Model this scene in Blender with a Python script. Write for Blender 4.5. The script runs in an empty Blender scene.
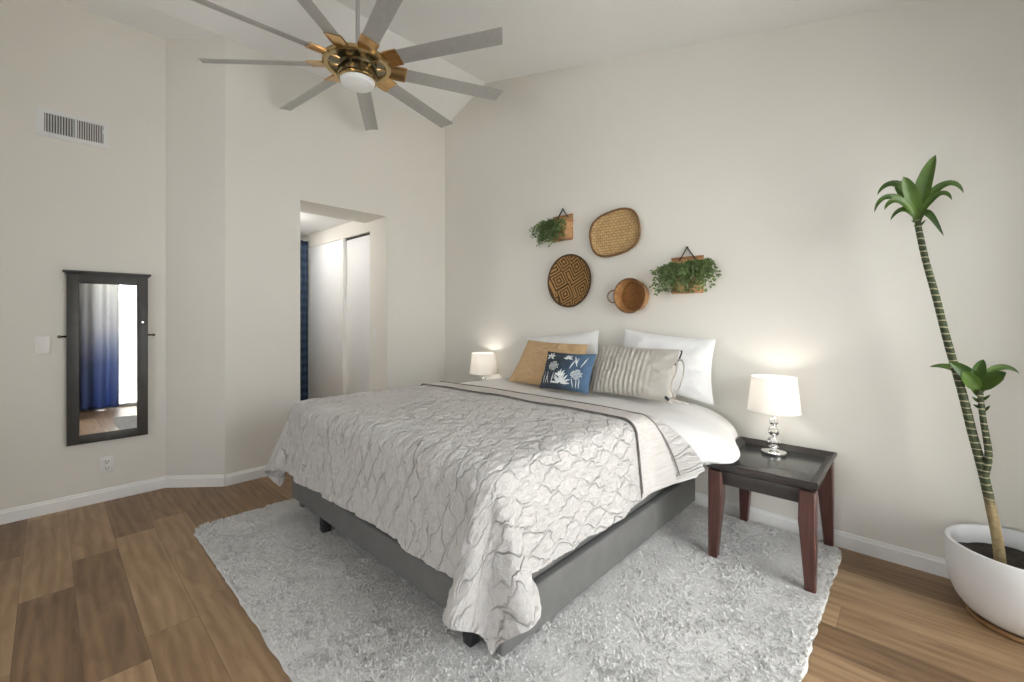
import bpy, bmesh, math, random
import numpy as np
from mathutils import Vector, Matrix

random.seed(7)
rng = np.random.default_rng(11)
PI = math.pi
sc = bpy.context.scene
COL = sc.collection

# ------------------------------------------------------------------ camera
cam_d = bpy.data.cameras.new('camera')
cam = bpy.data.objects.new('camera', cam_d)
COL.objects.link(cam)
cam.location = (0, 0, 1.36)
cam.rotation_euler = (PI / 2, 0, 0.752)
cam_d.sensor_width = 36.0
cam_d.lens = 433.2 / 1024 * 36.0
cam_d.shift_y = -22.0 / 1024
cam_d.clip_start = 0.02
sc.camera = cam

# ------------------------------------------------------------------ world, light, exposure
W = bpy.data.worlds.new('sky')
sc.world = W
W.use_nodes = True
bg = W.node_tree.nodes['Background']
bg.inputs['Color'].default_value = (0.93, 0.97, 1.0, 1)
bg.inputs['Strength'].default_value = 8.2

sc.view_settings.view_transform = 'Standard'
sc.view_settings.look = 'None'
sc.view_settings.gamma = 1.0
sc.view_settings.use_curve_mapping = False
sc.view_settings.exposure = 0.12
sc.cycles.use_denoising = True
sc.cycles.max_bounces = 12
sc.cycles.diffuse_bounces = 8
sc.cycles.caustics_reflective = False
sc.cycles.caustics_refractive = False
sc.cycles.sample_clamp_indirect = 6.0


def area(name, loc, rot, sx, sy, energy, color=(1, 1, 1), portal=False):
    d = bpy.data.lights.new(name, 'AREA')
    d.shape = 'RECTANGLE'
    d.size, d.size_y = sx, sy
    d.energy = energy
    d.color = color
    d.cycles.is_portal = portal
    o = bpy.data.objects.new(name, d)
    COL.objects.link(o)
    o.location = loc
    o.rotation_euler = rot
    return o


def point(name, loc, energy, color, radius):
    d = bpy.data.lights.new(name, 'POINT')
    d.energy = energy
    d.color = color
    d.shadow_soft_size = radius
    o = bpy.data.objects.new(name, d)
    COL.objects.link(o)
    o.location = loc
    return o


# daylight comes in through the sliding door (right) and an added fill window behind the camera
area('door_daylight_portal', (1.11, 1.6, 1.2), (0, PI / 2, 0), 2.4, 2.4, 1, portal=True)
area('fill_window_portal', (-1.0, -2.9, 1.5), (PI / 2, 0, 0), 2.4, 1.4, 1, portal=True)
sun_d = bpy.data.lights.new('sun', 'SUN')
sun_d.energy = 30.0
sun_d.angle = math.radians(2)
sun_d.color = (1.0, 0.96, 0.9)
sun = bpy.data.objects.new('sun', sun_d)
COL.objects.link(sun)
sun.rotation_euler = Vector((0.25, -0.75, -1.0)).to_track_quat('-Z', 'Y').to_euler()
area('hall_downlight_light', (-5.58, 2.0, 2.505), (0, 0, 0), 0.10, 0.10, 3, (1.0, 0.97, 0.93))
point('lamp_bulb_light', (-0.641, 3.03, 0.93), 3.2, (1.0, 0.945, 0.87), 0.035)
point('far_lamp_bulb_light', (-3.285, 3.08, 0.93), 3.2, (1.0, 0.945, 0.87), 0.035)

# ------------------------------------------------------------------ node helpers
class NT:
    def __init__(self, name):
        m = bpy.data.materials.new(name)
        m.use_nodes = True
        self.m = m
        self.t = m.node_tree
        self.b = self.t.nodes['Principled BSDF']
        self.out = self.t.nodes['Material Output']

    def n(self, typ, ins=None, **props):
        nd = self.t.nodes.new(typ)
        for k, v in props.items():
            setattr(nd, k, v)
        for k, v in (ins or {}).items():
            self.set(nd, k, v)
        return nd

    def set(self, nd, k, v):
        s = nd.inputs[k]
        if isinstance(v, bpy.types.NodeSocket):
            self.t.links.new(v, s)
        elif isinstance(v, bpy.types.Node):
            self.t.links.new(v.outputs[0], s)
        else:
            if s.type == 'RGBA' and len(v) == 3:
                v = (*v, 1)
            s.default_value = v

    def math(self, op, a, b=0.0, c=0.0):
        return self.n('ShaderNodeMath', {0: a, 1: b, 2: c}, operation=op).outputs[0]

    def mix(self, fac, a, b, blend='MIX'):
        nd = self.n('ShaderNodeMix', data_type='RGBA', blend_type=blend)
        self.set(nd, 0, fac)
        self.set(nd, 6, a)
        self.set(nd, 7, b)
        return nd.outputs[2]

    def ramp(self, fac, stops, interp='LINEAR'):
        nd = self.n('ShaderNodeValToRGB')
        nd.color_ramp.interpolation = interp
        el = nd.color_ramp.elements
        while len(el) < len(stops):
            el.new(0.5)
        for e, (p, c) in zip(el, stops):
            e.position = p
            e.color = (*c, 1) if len(c) == 3 else c
        self.set(nd, 0, fac)
        return nd.outputs[0]

    def coord(self, out='Object'):
        return self.n('ShaderNodeTexCoord').outputs[out]

    def mapping(self, vec, scale=(1, 1, 1), rot=(0, 0, 0), loc=(0, 0, 0)):
        return self.n('ShaderNodeMapping', {'Vector': vec, 'Scale': scale, 'Rotation': rot, 'Location': loc}).outputs[0]

    def noise(self, vec, scale, detail=3.0, rough=0.5, dist=0.0):
        return self.n('ShaderNodeTexNoise', {'Vector': vec, 'Scale': scale, 'Detail': detail,
                                             'Roughness': rough, 'Distortion': dist}).outputs[0]

    def bump(self, height, strength=0.3, dist=0.01):
        b = self.n('ShaderNodeBump', {'Height': height, 'Strength': strength, 'Distance': dist})
        self.set(self.b, 'Normal', b)

    def base(self, color, rough=0.6, metal=0.0, spec=0.5):
        self.set(self.b, 'Base Color', color)
        self.set(self.b, 'Roughness', rough)
        self.set(self.b, 'Metallic', metal)
        self.set(self.b, 'Specular IOR Level', spec)


def plain(name, color, rough=0.6, metal=0.0, spec=0.5, var=0.06, scale=12.0, bump=0.0, bscale=200.0):
    m = NT(name)
    co = m.coord()
    nz = m.noise(co, scale, 3)
    dark = tuple(c * (1 - var) for c in color)
    lite = tuple(min(1, c * (1 + var)) for c in color)
    m.base(m.ramp(nz, [(0.3, dark), (0.7, lite)]), rough, metal, spec)
    if bump:
        m.bump(m.noise(co, bscale, 2), bump, 0.004)
    return m.m


MAT = {}
MAT['wall'] = plain('wall_paint', (0.755, 0.735, 0.685), 0.85, spec=0.2, var=0.01, scale=2, bump=0.05, bscale=160)
MAT['ceiling'] = plain('ceiling_paint', (0.87, 0.87, 0.865), 0.9, spec=0.2, var=0.01, scale=2, bump=0.06, bscale=120)
MAT['trim'] = plain('trim_paint', (0.86, 0.86, 0.85), 0.45, var=0.01)
MAT['white_plastic'] = plain('white_plastic', (0.80, 0.79, 0.77), 0.4, var=0.01)
MAT['vent_white'] = plain('vent_white', (0.74, 0.74, 0.74), 0.5, var=0.01)
MAT['door_white'] = plain('door_white', (0.83, 0.84, 0.85), 0.55, var=0.01)
MAT['dark_gap'] = plain('dark_gap', (0.03, 0.03, 0.03), 0.8)
MAT['vent_shade'] = plain('vent_shade_grey', (0.13, 0.13, 0.125), 0.8)
MAT['black_wood'] = plain('black_wood', (0.045, 0.044, 0.042), 0.45, var=0.15)
MAT['mirror'] = plain('mirror_silver', (0.93, 0.94, 0.94), 0.015, metal=1.0, var=0.0)
MAT['chrome'] = plain('chrome', (0.82, 0.82, 0.82), 0.12, metal=1.0, var=0.02)
MAT['nickel'] = plain('brushed_nickel', (0.45, 0.45, 0.445), 0.38, metal=0.55, var=0.05, scale=30)
MAT['brass'] = plain('antique_brass', (0.42, 0.31, 0.15), 0.22, metal=1.0, var=0.12)
MAT['copper'] = plain('polished_brass', (0.62, 0.40, 0.19), 0.22, metal=1.0, var=0.08)
MAT['dark_brass'] = plain('dark_brass', (0.22, 0.19, 0.12), 0.25, metal=1.0, var=0.3)
MAT['lens'] = plain('frosted_lens', (0.85, 0.86, 0.86), 0.35, var=0.01)
MAT['espresso'] = plain('espresso_wood', (0.040, 0.034, 0.031), 0.28, var=0.2)
MAT['tray'] = plain('tray_panel', (0.055, 0.058, 0.056), 0.22, var=0.12)
MAT['bed_fabric'] = plain('bed_fabric', (0.172, 0.170, 0.164), 0.85, var=0.06, bump=0.2, bscale=420, spec=0.25)
MAT['bed_leg'] = plain('bed_leg', (0.03, 0.03, 0.032), 0.5)
MAT['sheet'] = plain('white_sheet', (0.80, 0.79, 0.775), 0.85, var=0.015, scale=4, bump=0.08, bscale=500, spec=0.2)
MAT['white_pillow'] = plain('white_pillowcase', (0.80, 0.80, 0.80), 0.85, var=0.015, bump=0.08, bscale=400, spec=0.2)
MAT['tan_fabric'] = plain('tan_linen', (0.56, 0.39, 0.22), 0.9, var=0.08, scale=40, bump=0.2, bscale=350, spec=0.2)
MAT['ruched'] = plain('ruched_satin', (0.46, 0.435, 0.39), 0.55, var=0.06, bump=0.15, bscale=200, spec=0.35)
MAT['print_white'] = plain('print_white', (0.78, 0.82, 0.82), 0.85, var=0.05)
MAT['tie_dark'] = plain('tie_dark', (0.04, 0.04, 0.05), 0.7)
MAT['tie_light'] = plain('tie_light', (0.52, 0.48, 0.43), 0.7)
MAT['piping'] = plain('piping', (0.20, 0.17, 0.16), 0.7)
MAT['mattress'] = plain('mattress_ticking', (0.8, 0.8, 0.79), 0.9, var=0.02)
MAT['pot'] = plain('glazed_pot', (0.80, 0.81, 0.82), 0.38, var=0.015, scale=5)
MAT['soil'] = plain('soil', (0.035, 0.027, 0.02), 0.95, var=0.5, scale=60, bump=0.8, bscale=60)
MAT['strap'] = plain('black_leather', (0.02, 0.018, 0.016), 0.5)
MAT['pocket'] = plain('pocket_rim', (0.36, 0.16, 0.07), 0.6, var=0.2)
MAT['rattan'] = plain('rattan', (0.19, 0.095, 0.035), 0.6, var=0.25, scale=25)
MAT['patio'] = plain('patio_concrete', (0.62, 0.61, 0.58), 0.9, var=0.06)


def saucer_mat():
    m = NT('saucer_wood')
    v = m.mapping(m.coord(), (3, 30, 30))
    m.base(m.ramp(m.noise(v, 2, 4), [(0.3, (0.27, 0.14, 0.06)), (0.7, (0.42, 0.25, 0.12))]), 0.5)
    return m.m


MAT['saucer'] = saucer_mat()


def lit_leg():
    m = NT('lit_leg_wood')
    v = m.mapping(m.coord(), (40, 40, 2.5))
    m.base(m.ramp(m.noise(v, 2, 4), [(0.3, (0.050, 0.020, 0.016)), (0.7, (0.105, 0.040, 0.032))]), 0.3)  # slightly redder wood; the lit look of the legs is in this colour
    return m.m


MAT['lit_leg'] = lit_leg()


def floor_mat():
    m = NT('oak_plank_floor')
    co = m.coord()
    sx = m.n('ShaderNodeSeparateXYZ', {0: co})
    X, Y = sx.outputs[0], sx.outputs[1]
    WD, LN = 0.19, 1.22
    ry = m.math('DIVIDE', m.math('ADD', Y, 9.6 - 0.28 + 0.0 + 0.09), WD)
    row = m.math('FLOOR', ry)
    fy = m.math('FRACT', ry)
    wn = m.n('ShaderNodeTexWhiteNoise', {'W': row}, noise_dimensions='1D').outputs[0]
    rx = m.math('DIVIDE', m.math('ADD', X, m.math('MULTIPLY_ADD', wn, LN * 3.0, 20.0)), LN)
    colx = m.math('FLOOR', rx)
    fx = m.math('FRACT', rx)
    idv = m.n('ShaderNodeCombineXYZ', {0: colx, 1: row, 2: 0.0})
    rnd = m.n('ShaderNodeTexWhiteNoise', {0: idv}, noise_dimensions='3D')
    r1 = rnd.outputs[0]
    # grain: shift noise per plank
    off = m.n('ShaderNodeVectorMath', {0: rnd.outputs[1], 1: (7.0, 7.0, 7.0)}, operation='MULTIPLY').outputs[0]
    gco = m.n('ShaderNodeVectorMath', {0: co, 1: off}, operation='ADD').outputs[0]
    g1 = m.noise(m.mapping(gco, (1.3, 9.0, 1)), 1.6, 3, 0.55, 1.2)
    g2 = m.noise(m.mapping(gco, (6, 90, 1)), 1.5, 3, 0.6)
    wv = m.n('ShaderNodeTexWave', {'Vector': m.mapping(gco, (0.55, 5.0, 1)), 'Scale': 1.1, 'Distortion': 9.0,
                                   'Detail': 2.0, 'Detail Scale': 1.2}, bands_direction='Y').outputs[1]
    tone = m.math('ADD', m.math('MULTIPLY', g1, 0.75), m.math('MULTIPLY', wv, 0.14))
    tone = m.math('ADD', tone, m.math('MULTIPLY', g2, 0.20))
    tone = m.math('ADD', tone, m.math('MULTIPLY_ADD', r1, 0.55, -0.27))
    c = m.ramp(tone, [(0.15, (0.145, 0.083, 0.042)), (0.5, (0.270, 0.168, 0.088)), (0.85, (0.42, 0.282, 0.160))])
    ey = m.math('MULTIPLY', m.math('MINIMUM', fy, m.math('SUBTRACT', 1.0, fy)), WD)
    ex = m.math('MULTIPLY', m.math('MINIMUM', fx, m.math('SUBTRACT', 1.0, fx)), LN)
    e = m.math('MINIMUM', ex, ey)
    seam = m.math('LESS_THAN', e, 0.0012)
    c = m.mix(m.math('MULTIPLY', seam, 0.55), c, (0.05, 0.03, 0.02))
    m.base(c, 0.42, spec=0.4)
    m.set(m.b, 'Roughness', m.math('MULTIPLY_ADD', g2, 0.15, 0.33))
    m.bump(m.math('SUBTRACT', m.math('MULTIPLY', g2, 0.25), seam), 0.25, 0.002)
    return m.m


MAT['floor'] = floor_mat()


def rug_mat():
    m = NT('shag_wool')
    co = m.coord()
    n = m.noise(co, 55, 3)
    n2 = m.noise(co, 2.5, 2)
    c = m.ramp(n, [(0.3, (0.64, 0.63, 0.615)), (0.7, (0.76, 0.75, 0.735))])
    c = m.mix(m.math('MULTIPLY', n2, 0.25), c, (0.58, 0.575, 0.565))
    m.base(c, 1.0, spec=0.05)
    m.bump(n, 0.6, 0.01)
    return m.m


MAT['rug'] = rug_mat()


def quilt_mat():
    m = NT('crinkled_quilt')
    uv = m.coord('UV')
    n1 = m.noise(m.mapping(uv, (60, 26, 1)), 1.0, 4, 0.6, 0.6)
    n2 = m.noise(m.mapping(uv, (170, 120, 1)), 1.0, 3)
    n3 = m.noise(uv, 3.0, 2)
    c = m.ramp(n1, [(0.25, (0.57, 0.545, 0.52)), (0.75, (0.68, 0.66, 0.645))])
    c = m.mix(m.math('MULTIPLY', n3, 0.3), c, (0.66, 0.64, 0.625))
    m.base(c, 0.55, spec=0.35)
    m.set(m.b, 'Sheen Weight', 0.15)
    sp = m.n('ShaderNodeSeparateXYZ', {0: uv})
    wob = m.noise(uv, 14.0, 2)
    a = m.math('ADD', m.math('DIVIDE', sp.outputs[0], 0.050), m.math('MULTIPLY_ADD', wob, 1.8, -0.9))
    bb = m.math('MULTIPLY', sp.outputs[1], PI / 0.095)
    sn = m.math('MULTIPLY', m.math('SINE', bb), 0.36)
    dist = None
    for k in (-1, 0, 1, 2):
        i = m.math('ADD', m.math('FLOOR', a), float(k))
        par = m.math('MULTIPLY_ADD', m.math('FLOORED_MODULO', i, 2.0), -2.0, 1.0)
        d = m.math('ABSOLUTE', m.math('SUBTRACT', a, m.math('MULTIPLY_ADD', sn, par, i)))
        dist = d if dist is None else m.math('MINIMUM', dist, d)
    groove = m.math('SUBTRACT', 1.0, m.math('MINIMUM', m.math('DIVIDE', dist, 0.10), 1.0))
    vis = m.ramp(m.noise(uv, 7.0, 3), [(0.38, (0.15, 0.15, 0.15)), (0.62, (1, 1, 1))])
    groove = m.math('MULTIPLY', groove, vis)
    c = m.mix(m.math('MULTIPLY', groove, 0.36), c, (0.32, 0.29, 0.27))  # stitch thread, with the shade of its creases put into the colour
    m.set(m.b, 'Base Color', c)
    h = m.math('ADD', m.math('MULTIPLY', n1, 1.0), m.math('MULTIPLY', n2, 0.35))
    h = m.math('SUBTRACT', h, m.math('MULTIPLY', groove, 0.8))
    m.bump(h, 0.9, 0.016)
    return m.m


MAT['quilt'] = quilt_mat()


def band_mat():
    m = NT('quilt_band')
    uv = m.coord('UV')
    n1 = m.noise(m.mapping(uv, (90, 20, 1)), 1.0, 3)
    m.base(m.ramp(n1, [(0.3, (0.55, 0.52, 0.50)), (0.7, (0.66, 0.63, 0.605))]), 0.6, spec=0.3)
    m.bump(n1, 0.4, 0.006)
    return m.m


MAT['band'] = band_mat()


def navy_mat():
    m = NT('navy_print_ground')
    co = m.coord()
    x = m.n('ShaderNodeSeparateXYZ', {0: co}).outputs[0]
    f = m.math('MULTIPLY_ADD', x, 2.0, 0.5)
    n = m.noise(co, 9, 3)
    f = m.math('ADD', f, m.math('MULTIPLY_ADD', n, 0.5, -0.25))
    m.base(m.ramp(f, [(0.35, (0.050, 0.060, 0.076)), (0.85, (0.095, 0.165, 0.27))]), 0.85, spec=0.2)
    m.bump(m.noise(co, 300, 2), 0.2, 0.003)
    return m.m


MAT['navy'] = navy_mat()


def labyrinth_mat():
    m = NT('labyrinth_weave')
    co = m.mapping(m.coord(), (1, 1, 1), (0, 0.45, 0))
    s = m.n('ShaderNodeSeparateXYZ', {0: co})
    v = m.n('ShaderNodeCombineXYZ', {0: s.outputs[0], 1: s.outputs[2], 2: 0.0})
    vo = m.n('ShaderNodeTexVoronoi', {'Vector': v, 'Scale': 6.0, 'Randomness': 0.8}, distance='CHEBYCHEV', voronoi_dimensions='2D')
    w = m.math('SINE', m.math('MULTIPLY', vo.outputs['Distance'], 42.0))
    rr = m.n('ShaderNodeVectorMath', {0: m.n('ShaderNodeCombineXYZ', {0: s.outputs[0], 1: s.outputs[2], 2: 0.0})},
             operation='LENGTH').outputs['Value']
    rim = m.math('GREATER_THAN', rr, 0.222)
    c = m.ramp(m.math('MULTIPLY_ADD', w, 0.5, 0.5), [(0.35, (0.055, 0.030, 0.012)), (0.6, (0.36, 0.205, 0.07))])
    c = m.mix(rim, c, (0.07, 0.038, 0.018))
    m.base(c, 0.6, spec=0.3)
    m.bump(w, 0.35, 0.004)
    return m.m


MAT['labyrinth'] = labyrinth_mat()


def weave_mat(name, c0, c1, c2, sx, sz, mort=0.0018):
    m = NT(name)
    s = m.n('ShaderNodeSeparateXYZ', {0: m.coord()})
    a = s.outputs[0]
    b = s.outputs[2]
    v = m.n('ShaderNodeCombineXYZ', {0: a, 1: b, 2: 0.0})
    br = m.n('ShaderNodeTexBrick', {'Vector': v, 'Color1': (*c0, 1), 'Color2': (*c1, 1), 'Mortar': (*c2, 1),
                                    'Scale': 1.0, 'Mortar Size': mort, 'Mortar Smooth': 0.3, 'Bias': 0.0,
                                    'Brick Width': sx, 'Row Height': sz})
    n = m.noise(m.coord(), 45, 3)
    c = m.mix(0.5, br.outputs[0], m.ramp(n, [(0.35, tuple(x * 0.75 for x in c0)), (0.65, c1)]), 'MIX')
    m.base(c, 0.6, spec=0.3)
    m.bump(br.outputs[1], -0.6, 0.004)
    return m.m


MAT['mat_weave'] = weave_mat('mat_weave', (0.52, 0.34, 0.15), (0.62, 0.43, 0.21), (0.13, 0.065, 0.025), 0.036, 0.023, 0.0032)
MAT['brown_weave'] = weave_mat('brown_weave', (0.24, 0.105, 0.028), (0.32, 0.15, 0.045), (0.15, 0.065, 0.02), 0.03, 0.008)
MAT['tan_weave'] = weave_mat('tan_weave', (0.40, 0.20, 0.08), (0.50, 0.28, 0.12), (0.22, 0.10, 0.03), 0.03, 0.008)
MAT['pocket_weave'] = weave_mat('pocket_weave', (0.46, 0.25, 0.11), (0.58, 0.36, 0.17), (0.2, 0.09, 0.04), 0.03, 0.012)


def leaf_mat(name, c0, c1, scale=8, rough=0.4):
    m = NT(name)
    co = m.coord()
    m.base(m.ramp(m.noise(co, scale, 3), [(0.3, c0), (0.7, c1)]), rough, spec=0.5)
    m.set(m.b, 'Subsurface Weight', 0.0)
    return m.m


MAT['leaf'] = leaf_mat('dracaena_leaf', (0.028, 0.068, 0.008), (0.085, 0.155, 0.018), 9, 0.42)
MAT['ivy'] = leaf_mat('trailing_leaf', (0.045, 0.085, 0.025), (0.19, 0.27, 0.085), 45, 0.5)


def trunk_mat():
    m = NT('ringed_cane')
    co = m.coord()
    z = m.n('ShaderNodeSeparateXYZ', {0: co}).outputs[2]
    nz = m.noise(co, 14, 2)
    zz = m.math('ADD', m.math('MULTIPLY', z, 32.0), m.math('MULTIPLY', nz, 0.7))
    fr = m.math('FRACT', zz)
    n2 = m.noise(co, 60, 3)
    body = m.ramp(n2, [(0.3, (0.022, 0.034, 0.014)), (0.7, (0.075, 0.088, 0.042))])
    c = m.mix(m.math('LESS_THAN', fr, 0.17), body, (0.36, 0.33, 0.22))
    tan = m.ramp(n2, [(0.3, (0.24, 0.18, 0.09)), (0.7, (0.40, 0.31, 0.17))])
    low = m.ramp(m.math('ADD', z, m.math('MULTIPLY', nz, 0.06)), [(0.50, (1, 1, 1)), (0.58, (0, 0, 0))])
    c = m.mix(low, c, tan)
    m.base(c, 0.7, spec=0.3)
    m.bump(fr, 0.3, 0.003)
    return m.m


MAT['trunk'] = trunk_mat()


def plaid_mat():
    m = NT('blue_plaid')
    s = m.n('ShaderNodeSeparateXYZ', {0: m.coord()})
    a = m.math('GREATER_THAN', m.math('FRACT', m.math('MULTIPLY', s.outputs[1], 9.0)), 0.5)
    b = m.math('GREATER_THAN', m.math('FRACT', m.math('MULTIPLY', s.outputs[2], 9.0)), 0.5)
    f = m.math('MULTIPLY', m.math('ADD', a, b), 0.5)
    m.base(m.ramp(f, [(0.0, (0.008, 0.015, 0.032)), (0.5, (0.020, 0.042, 0.082)), (1.0, (0.040, 0.075, 0.13))]), 0.85)
    return m.m


MAT['plaid'] = plaid_mat()


def ombre_mat():
    m = NT('ombre_curtain')
    z = m.n('ShaderNodeSeparateXYZ', {0: m.coord()}).outputs[2]
    c = m.ramp(m.math('MULTIPLY', z, 0.42), [(0.05, (0.13, 0.18, 0.36)), (0.30, (0.20, 0.24, 0.38)),
                                             (0.55, (0.55, 0.55, 0.57)), (0.9, (0.74, 0.73, 0.70))])
    m.base(c, 0.7)
    tr = m.n('ShaderNodeBsdfTranslucent', {'Color': c})
    mx = m.n('ShaderNodeMixShader', {0: 0.6, 1: m.b.outputs[0], 2: tr.outputs[0]})
    m.t.links.new(mx.outputs[0], m.out.inputs[0])
    return m.m


MAT['ombre'] = ombre_mat()


def shade_mat():
    m = NT('lamp_shade_fabric')
    m.base((0.88, 0.87, 0.85), 0.9, spec=0.1)
    tr = m.n('ShaderNodeBsdfTranslucent', {'Color': (0.95, 0.93, 0.90, 1)})
    mx = m.n('ShaderNodeMixShader', {0: 0.5, 1: m.b.outputs[0], 2: tr.outputs[0]})
    m.t.links.new(mx.outputs[0], m.out.inputs[0])
    return m.m


MAT['shade'] = shade_mat()


def crystal_mat():
    m = NT('crystal')
    m.base((1, 1, 1), 0.02)
    m.set(m.b, 'Transmission Weight', 1.0)
    m.set(m.b, 'IOR', 1.5)
    return m.m


MAT['crystal'] = crystal_mat()


def pane_mat():
    m = NT('window_glass')
    t = m.n('ShaderNodeBsdfTransparent')
    g = m.n('ShaderNodeBsdfGlossy', {'Roughness': 0.02})
    fr = m.n('ShaderNodeFresnel', {'IOR': 1.3})
    mx = m.n('ShaderNodeMixShader', {0: fr.outputs[0], 1: t.outputs[0], 2: g.outputs[0]})
    m.t.links.new(mx.outputs[0], m.out.inputs[0])
    return m.m


MAT['pane'] = pane_mat()


def bulb_mat():
    m = NT('lit_bulb')
    m.base((1, 0.9, 0.75), 0.4)
    m.set(m.b, 'Emission Color', (1.0, 0.86, 0.66))
    m.set(m.b, 'Emission Strength', 6.0)
    return m.m


MAT['bulb'] = bulb_mat()


def fill_globe_mat():
    m = NT('fill_globe')
    m.base((0.9, 0.9, 0.88), 0.4)
    m.set(m.b, 'Emission Color', (1.0, 0.96, 0.91))
    m.set(m.b, 'Emission Strength', 32.0)
    return m.m


MAT['globe'] = fill_globe_mat()


def block_mat():
    m = NT('white_block_wall')
    s = m.n('ShaderNodeSeparateXYZ', {0: m.coord()})
    v = m.n('ShaderNodeCombineXYZ', {0: s.outputs[1], 1: s.outputs[2], 2: 0.0})
    br = m.n('ShaderNodeTexBrick', {'Vector': v, 'Color1': (0.82, 0.81, 0.79, 1), 'Color2': (0.76, 0.76, 0.75, 1),
                                    'Mortar': (0.60, 0.60, 0.59, 1), 'Scale': 1.0, 'Mortar Size': 0.008,
                                    'Brick Width': 0.4, 'Row Height': 0.2})
    m.base(br.outputs[0], 0.9)
    return m.m


MAT['block'] = block_mat()


# ------------------------------------------------------------------ mesh helpers
class MB:
    def __init__(self):
        self.v = []
        self.f = []
        self.n = 0
        self.uv = None

    def add(self, V, F):
        V = np.asarray(V, float).reshape(-1, 3)
        self.v.append(V)
        if isinstance(F, np.ndarray):
            self.f.extend((F + self.n).tolist())
        else:
            self.f.extend([[i + self.n for i in f] for f in F])
        self.n += len(V)
        return self

    def bm(self, bm, M=None):
        if M is not None:
            bm.transform(M)
        bm.verts.index_update()
        self.add([v.co[:] for v in bm.verts], [[v.index for v in f.verts] for f in bm.faces])
        bm.free()
        return self

    def box(self, x0, x1, y0, y1, z0, z1, b=0.0, seg=2, M=None):
        bm = bmesh.new()
        bmesh.ops.create_cube(bm, size=1)
        for v in bm.verts:
            v.co = Vector((x0 + (v.co.x + .5) * (x1 - x0), y0 + (v.co.y + .5) * (y1 - y0), z0 + (v.co.z + .5) * (z1 - z0)))
        if b > 0:
            bmesh.ops.bevel(bm, geom=bm.edges[:], offset=b, segments=seg, profile=0.5, affect='EDGES')
        return self.bm(bm, M)

    def frustum(self, c0, s0, c1, s1, b=0.0):
        """square-ish post between two rectangles (centre xyz, size xy)"""
        V = []
        for c, s in ((c0, s0), (c1, s1)):
            for dx, dy in ((-1, -1), (1, -1), (1, 1), (-1, 1)):
                V.append((c[0] + dx * s[0] / 2, c[1] + dy * s[1] / 2, c[2]))
        bm = bmesh.new()
        vs = [bm.verts.new(p) for p in V]
        for f in ((3, 2, 1, 0), (4, 5, 6, 7), (0, 1, 5, 4), (1, 2, 6, 5), (2, 3, 7, 6), (3, 0, 4, 7)):
            bm.faces.new([vs[i] for i in f])
        if b:
            bmesh.ops.bevel(bm, geom=bm.edges[:], offset=b, segments=2, profile=0.5, affect='EDGES')
        return self.bm(bm)

    def grid(self, P, cu=False, cv=False):
        P = np.asarray(P, float)
        n, m = P.shape[:2]
        idx = np.arange(n * m).reshape(n, m)
        if cu:
            idx = np.vstack([idx, idx[:1]])
        if cv:
            idx = np.hstack([idx, idx[:, :1]])
        F = np.stack([idx[:-1, :-1], idx[1:, :-1], idx[1:, 1:], idx[:-1, 1:]], -1).reshape(-1, 4)
        return self.add(P.reshape(-1, 3), F)

    def tube(self, pts, r, n=10, cap=True, flat=1.0):
        pts = np.asarray(pts, float)
        k = len(pts)
        r = np.full(k, r) if np.isscalar(r) else np.asarray(r)
        T = np.gradient(pts, axis=0)
        T /= np.linalg.norm(T, axis=1)[:, None] + 1e-12
        up = np.array([0, 0, 1.0]) if abs(T[0][2]) < 0.9 else np.array([1.0, 0, 0])
        N = np.cross(up, T[0])
        N /= np.linalg.norm(N)
        rings = []
        for i in range(k):
            N = N - T[i] * (N @ T[i])
            N /= np.linalg.norm(N)
            B = np.cross(T[i], N)
            a = np.arange(n) / n * 2 * PI
            rings.append(pts[i] + r[i] * (np.cos(a)[:, None] * N + flat * np.sin(a)[:, None] * B))
        base = self.n
        self.grid(np.array(rings), cv=True)
        if cap:
            self.f.append([base + i for i in range(n)])
            self.f.append([base + (k - 1) * n + i for i in reversed(range(n))])
        return self

    def lathe(self, prof, n=40, c=(0, 0, 0), M=None, sy=1.0):
        a = np.arange(n) / n * 2 * PI
        P = np.array([[(r * math.cos(t), sy * r * math.sin(t), z) for t in a] for r, z in prof])
        if M is not None:
            R = np.array(M.to_3x3())
            P = P @ R.T
        P = P + np.array(c)
        base = self.n
        self.grid(P, cv=True)
        k = len(prof)
        if prof[0][0] > 1e-5:
            pass
        return self

    def sphere(self, c, r, n=20, m=12):
        prof = [(r * math.sin(PI * i / m) + 1e-6, -r * math.cos(PI * i / m)) for i in range(m + 1)]
        return self.lathe(prof, n, c)

    def transform(self, M):
        A = np.array(M)
        self.v = [v @ A[:3, :3].T + A[:3, 3] for v in self.v]
        return self


ORG = {}


def obj(name, mb, mat, parent=None, origin=None, smooth=True, sharp=35, uv=None):
    org = np.array(ORG[parent.name] if parent is not None else (origin if origin is not None else (0, 0, 0)), float)
    V = np.vstack(mb.v) - org
    me = bpy.data.meshes.new(name)
    me.from_pydata(V.tolist(), [], mb.f)
    me.validate()
    if smooth:
        me.polygons.foreach_set('use_smooth', [True] * len(me.polygons))
        if sharp:
            me.set_sharp_from_angle(angle=math.radians(sharp))
    if uv is not None:
        l = me.uv_layers.new(name='UVMap')
        li = np.empty(len(me.loops), int)
        me.loops.foreach_get('vertex_index', li)
        l.data.foreach_set('uv', np.asarray(uv, float)[li].reshape(-1))
    me.materials.append(MAT[mat] if isinstance(mat, str) else mat)
    o = bpy.data.objects.new(name, me)
    COL.objects.link(o)
    if parent is not None:
        o.parent = parent
        ORG[o.name] = tuple(org)
    else:
        o.location = org
        ORG[o.name] = tuple(org)
    return o


def tag(o, label, cat, group=None):
    o['label'] = label
    o['category'] = cat
    if group:
        o['group'] = group
    return o


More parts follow.
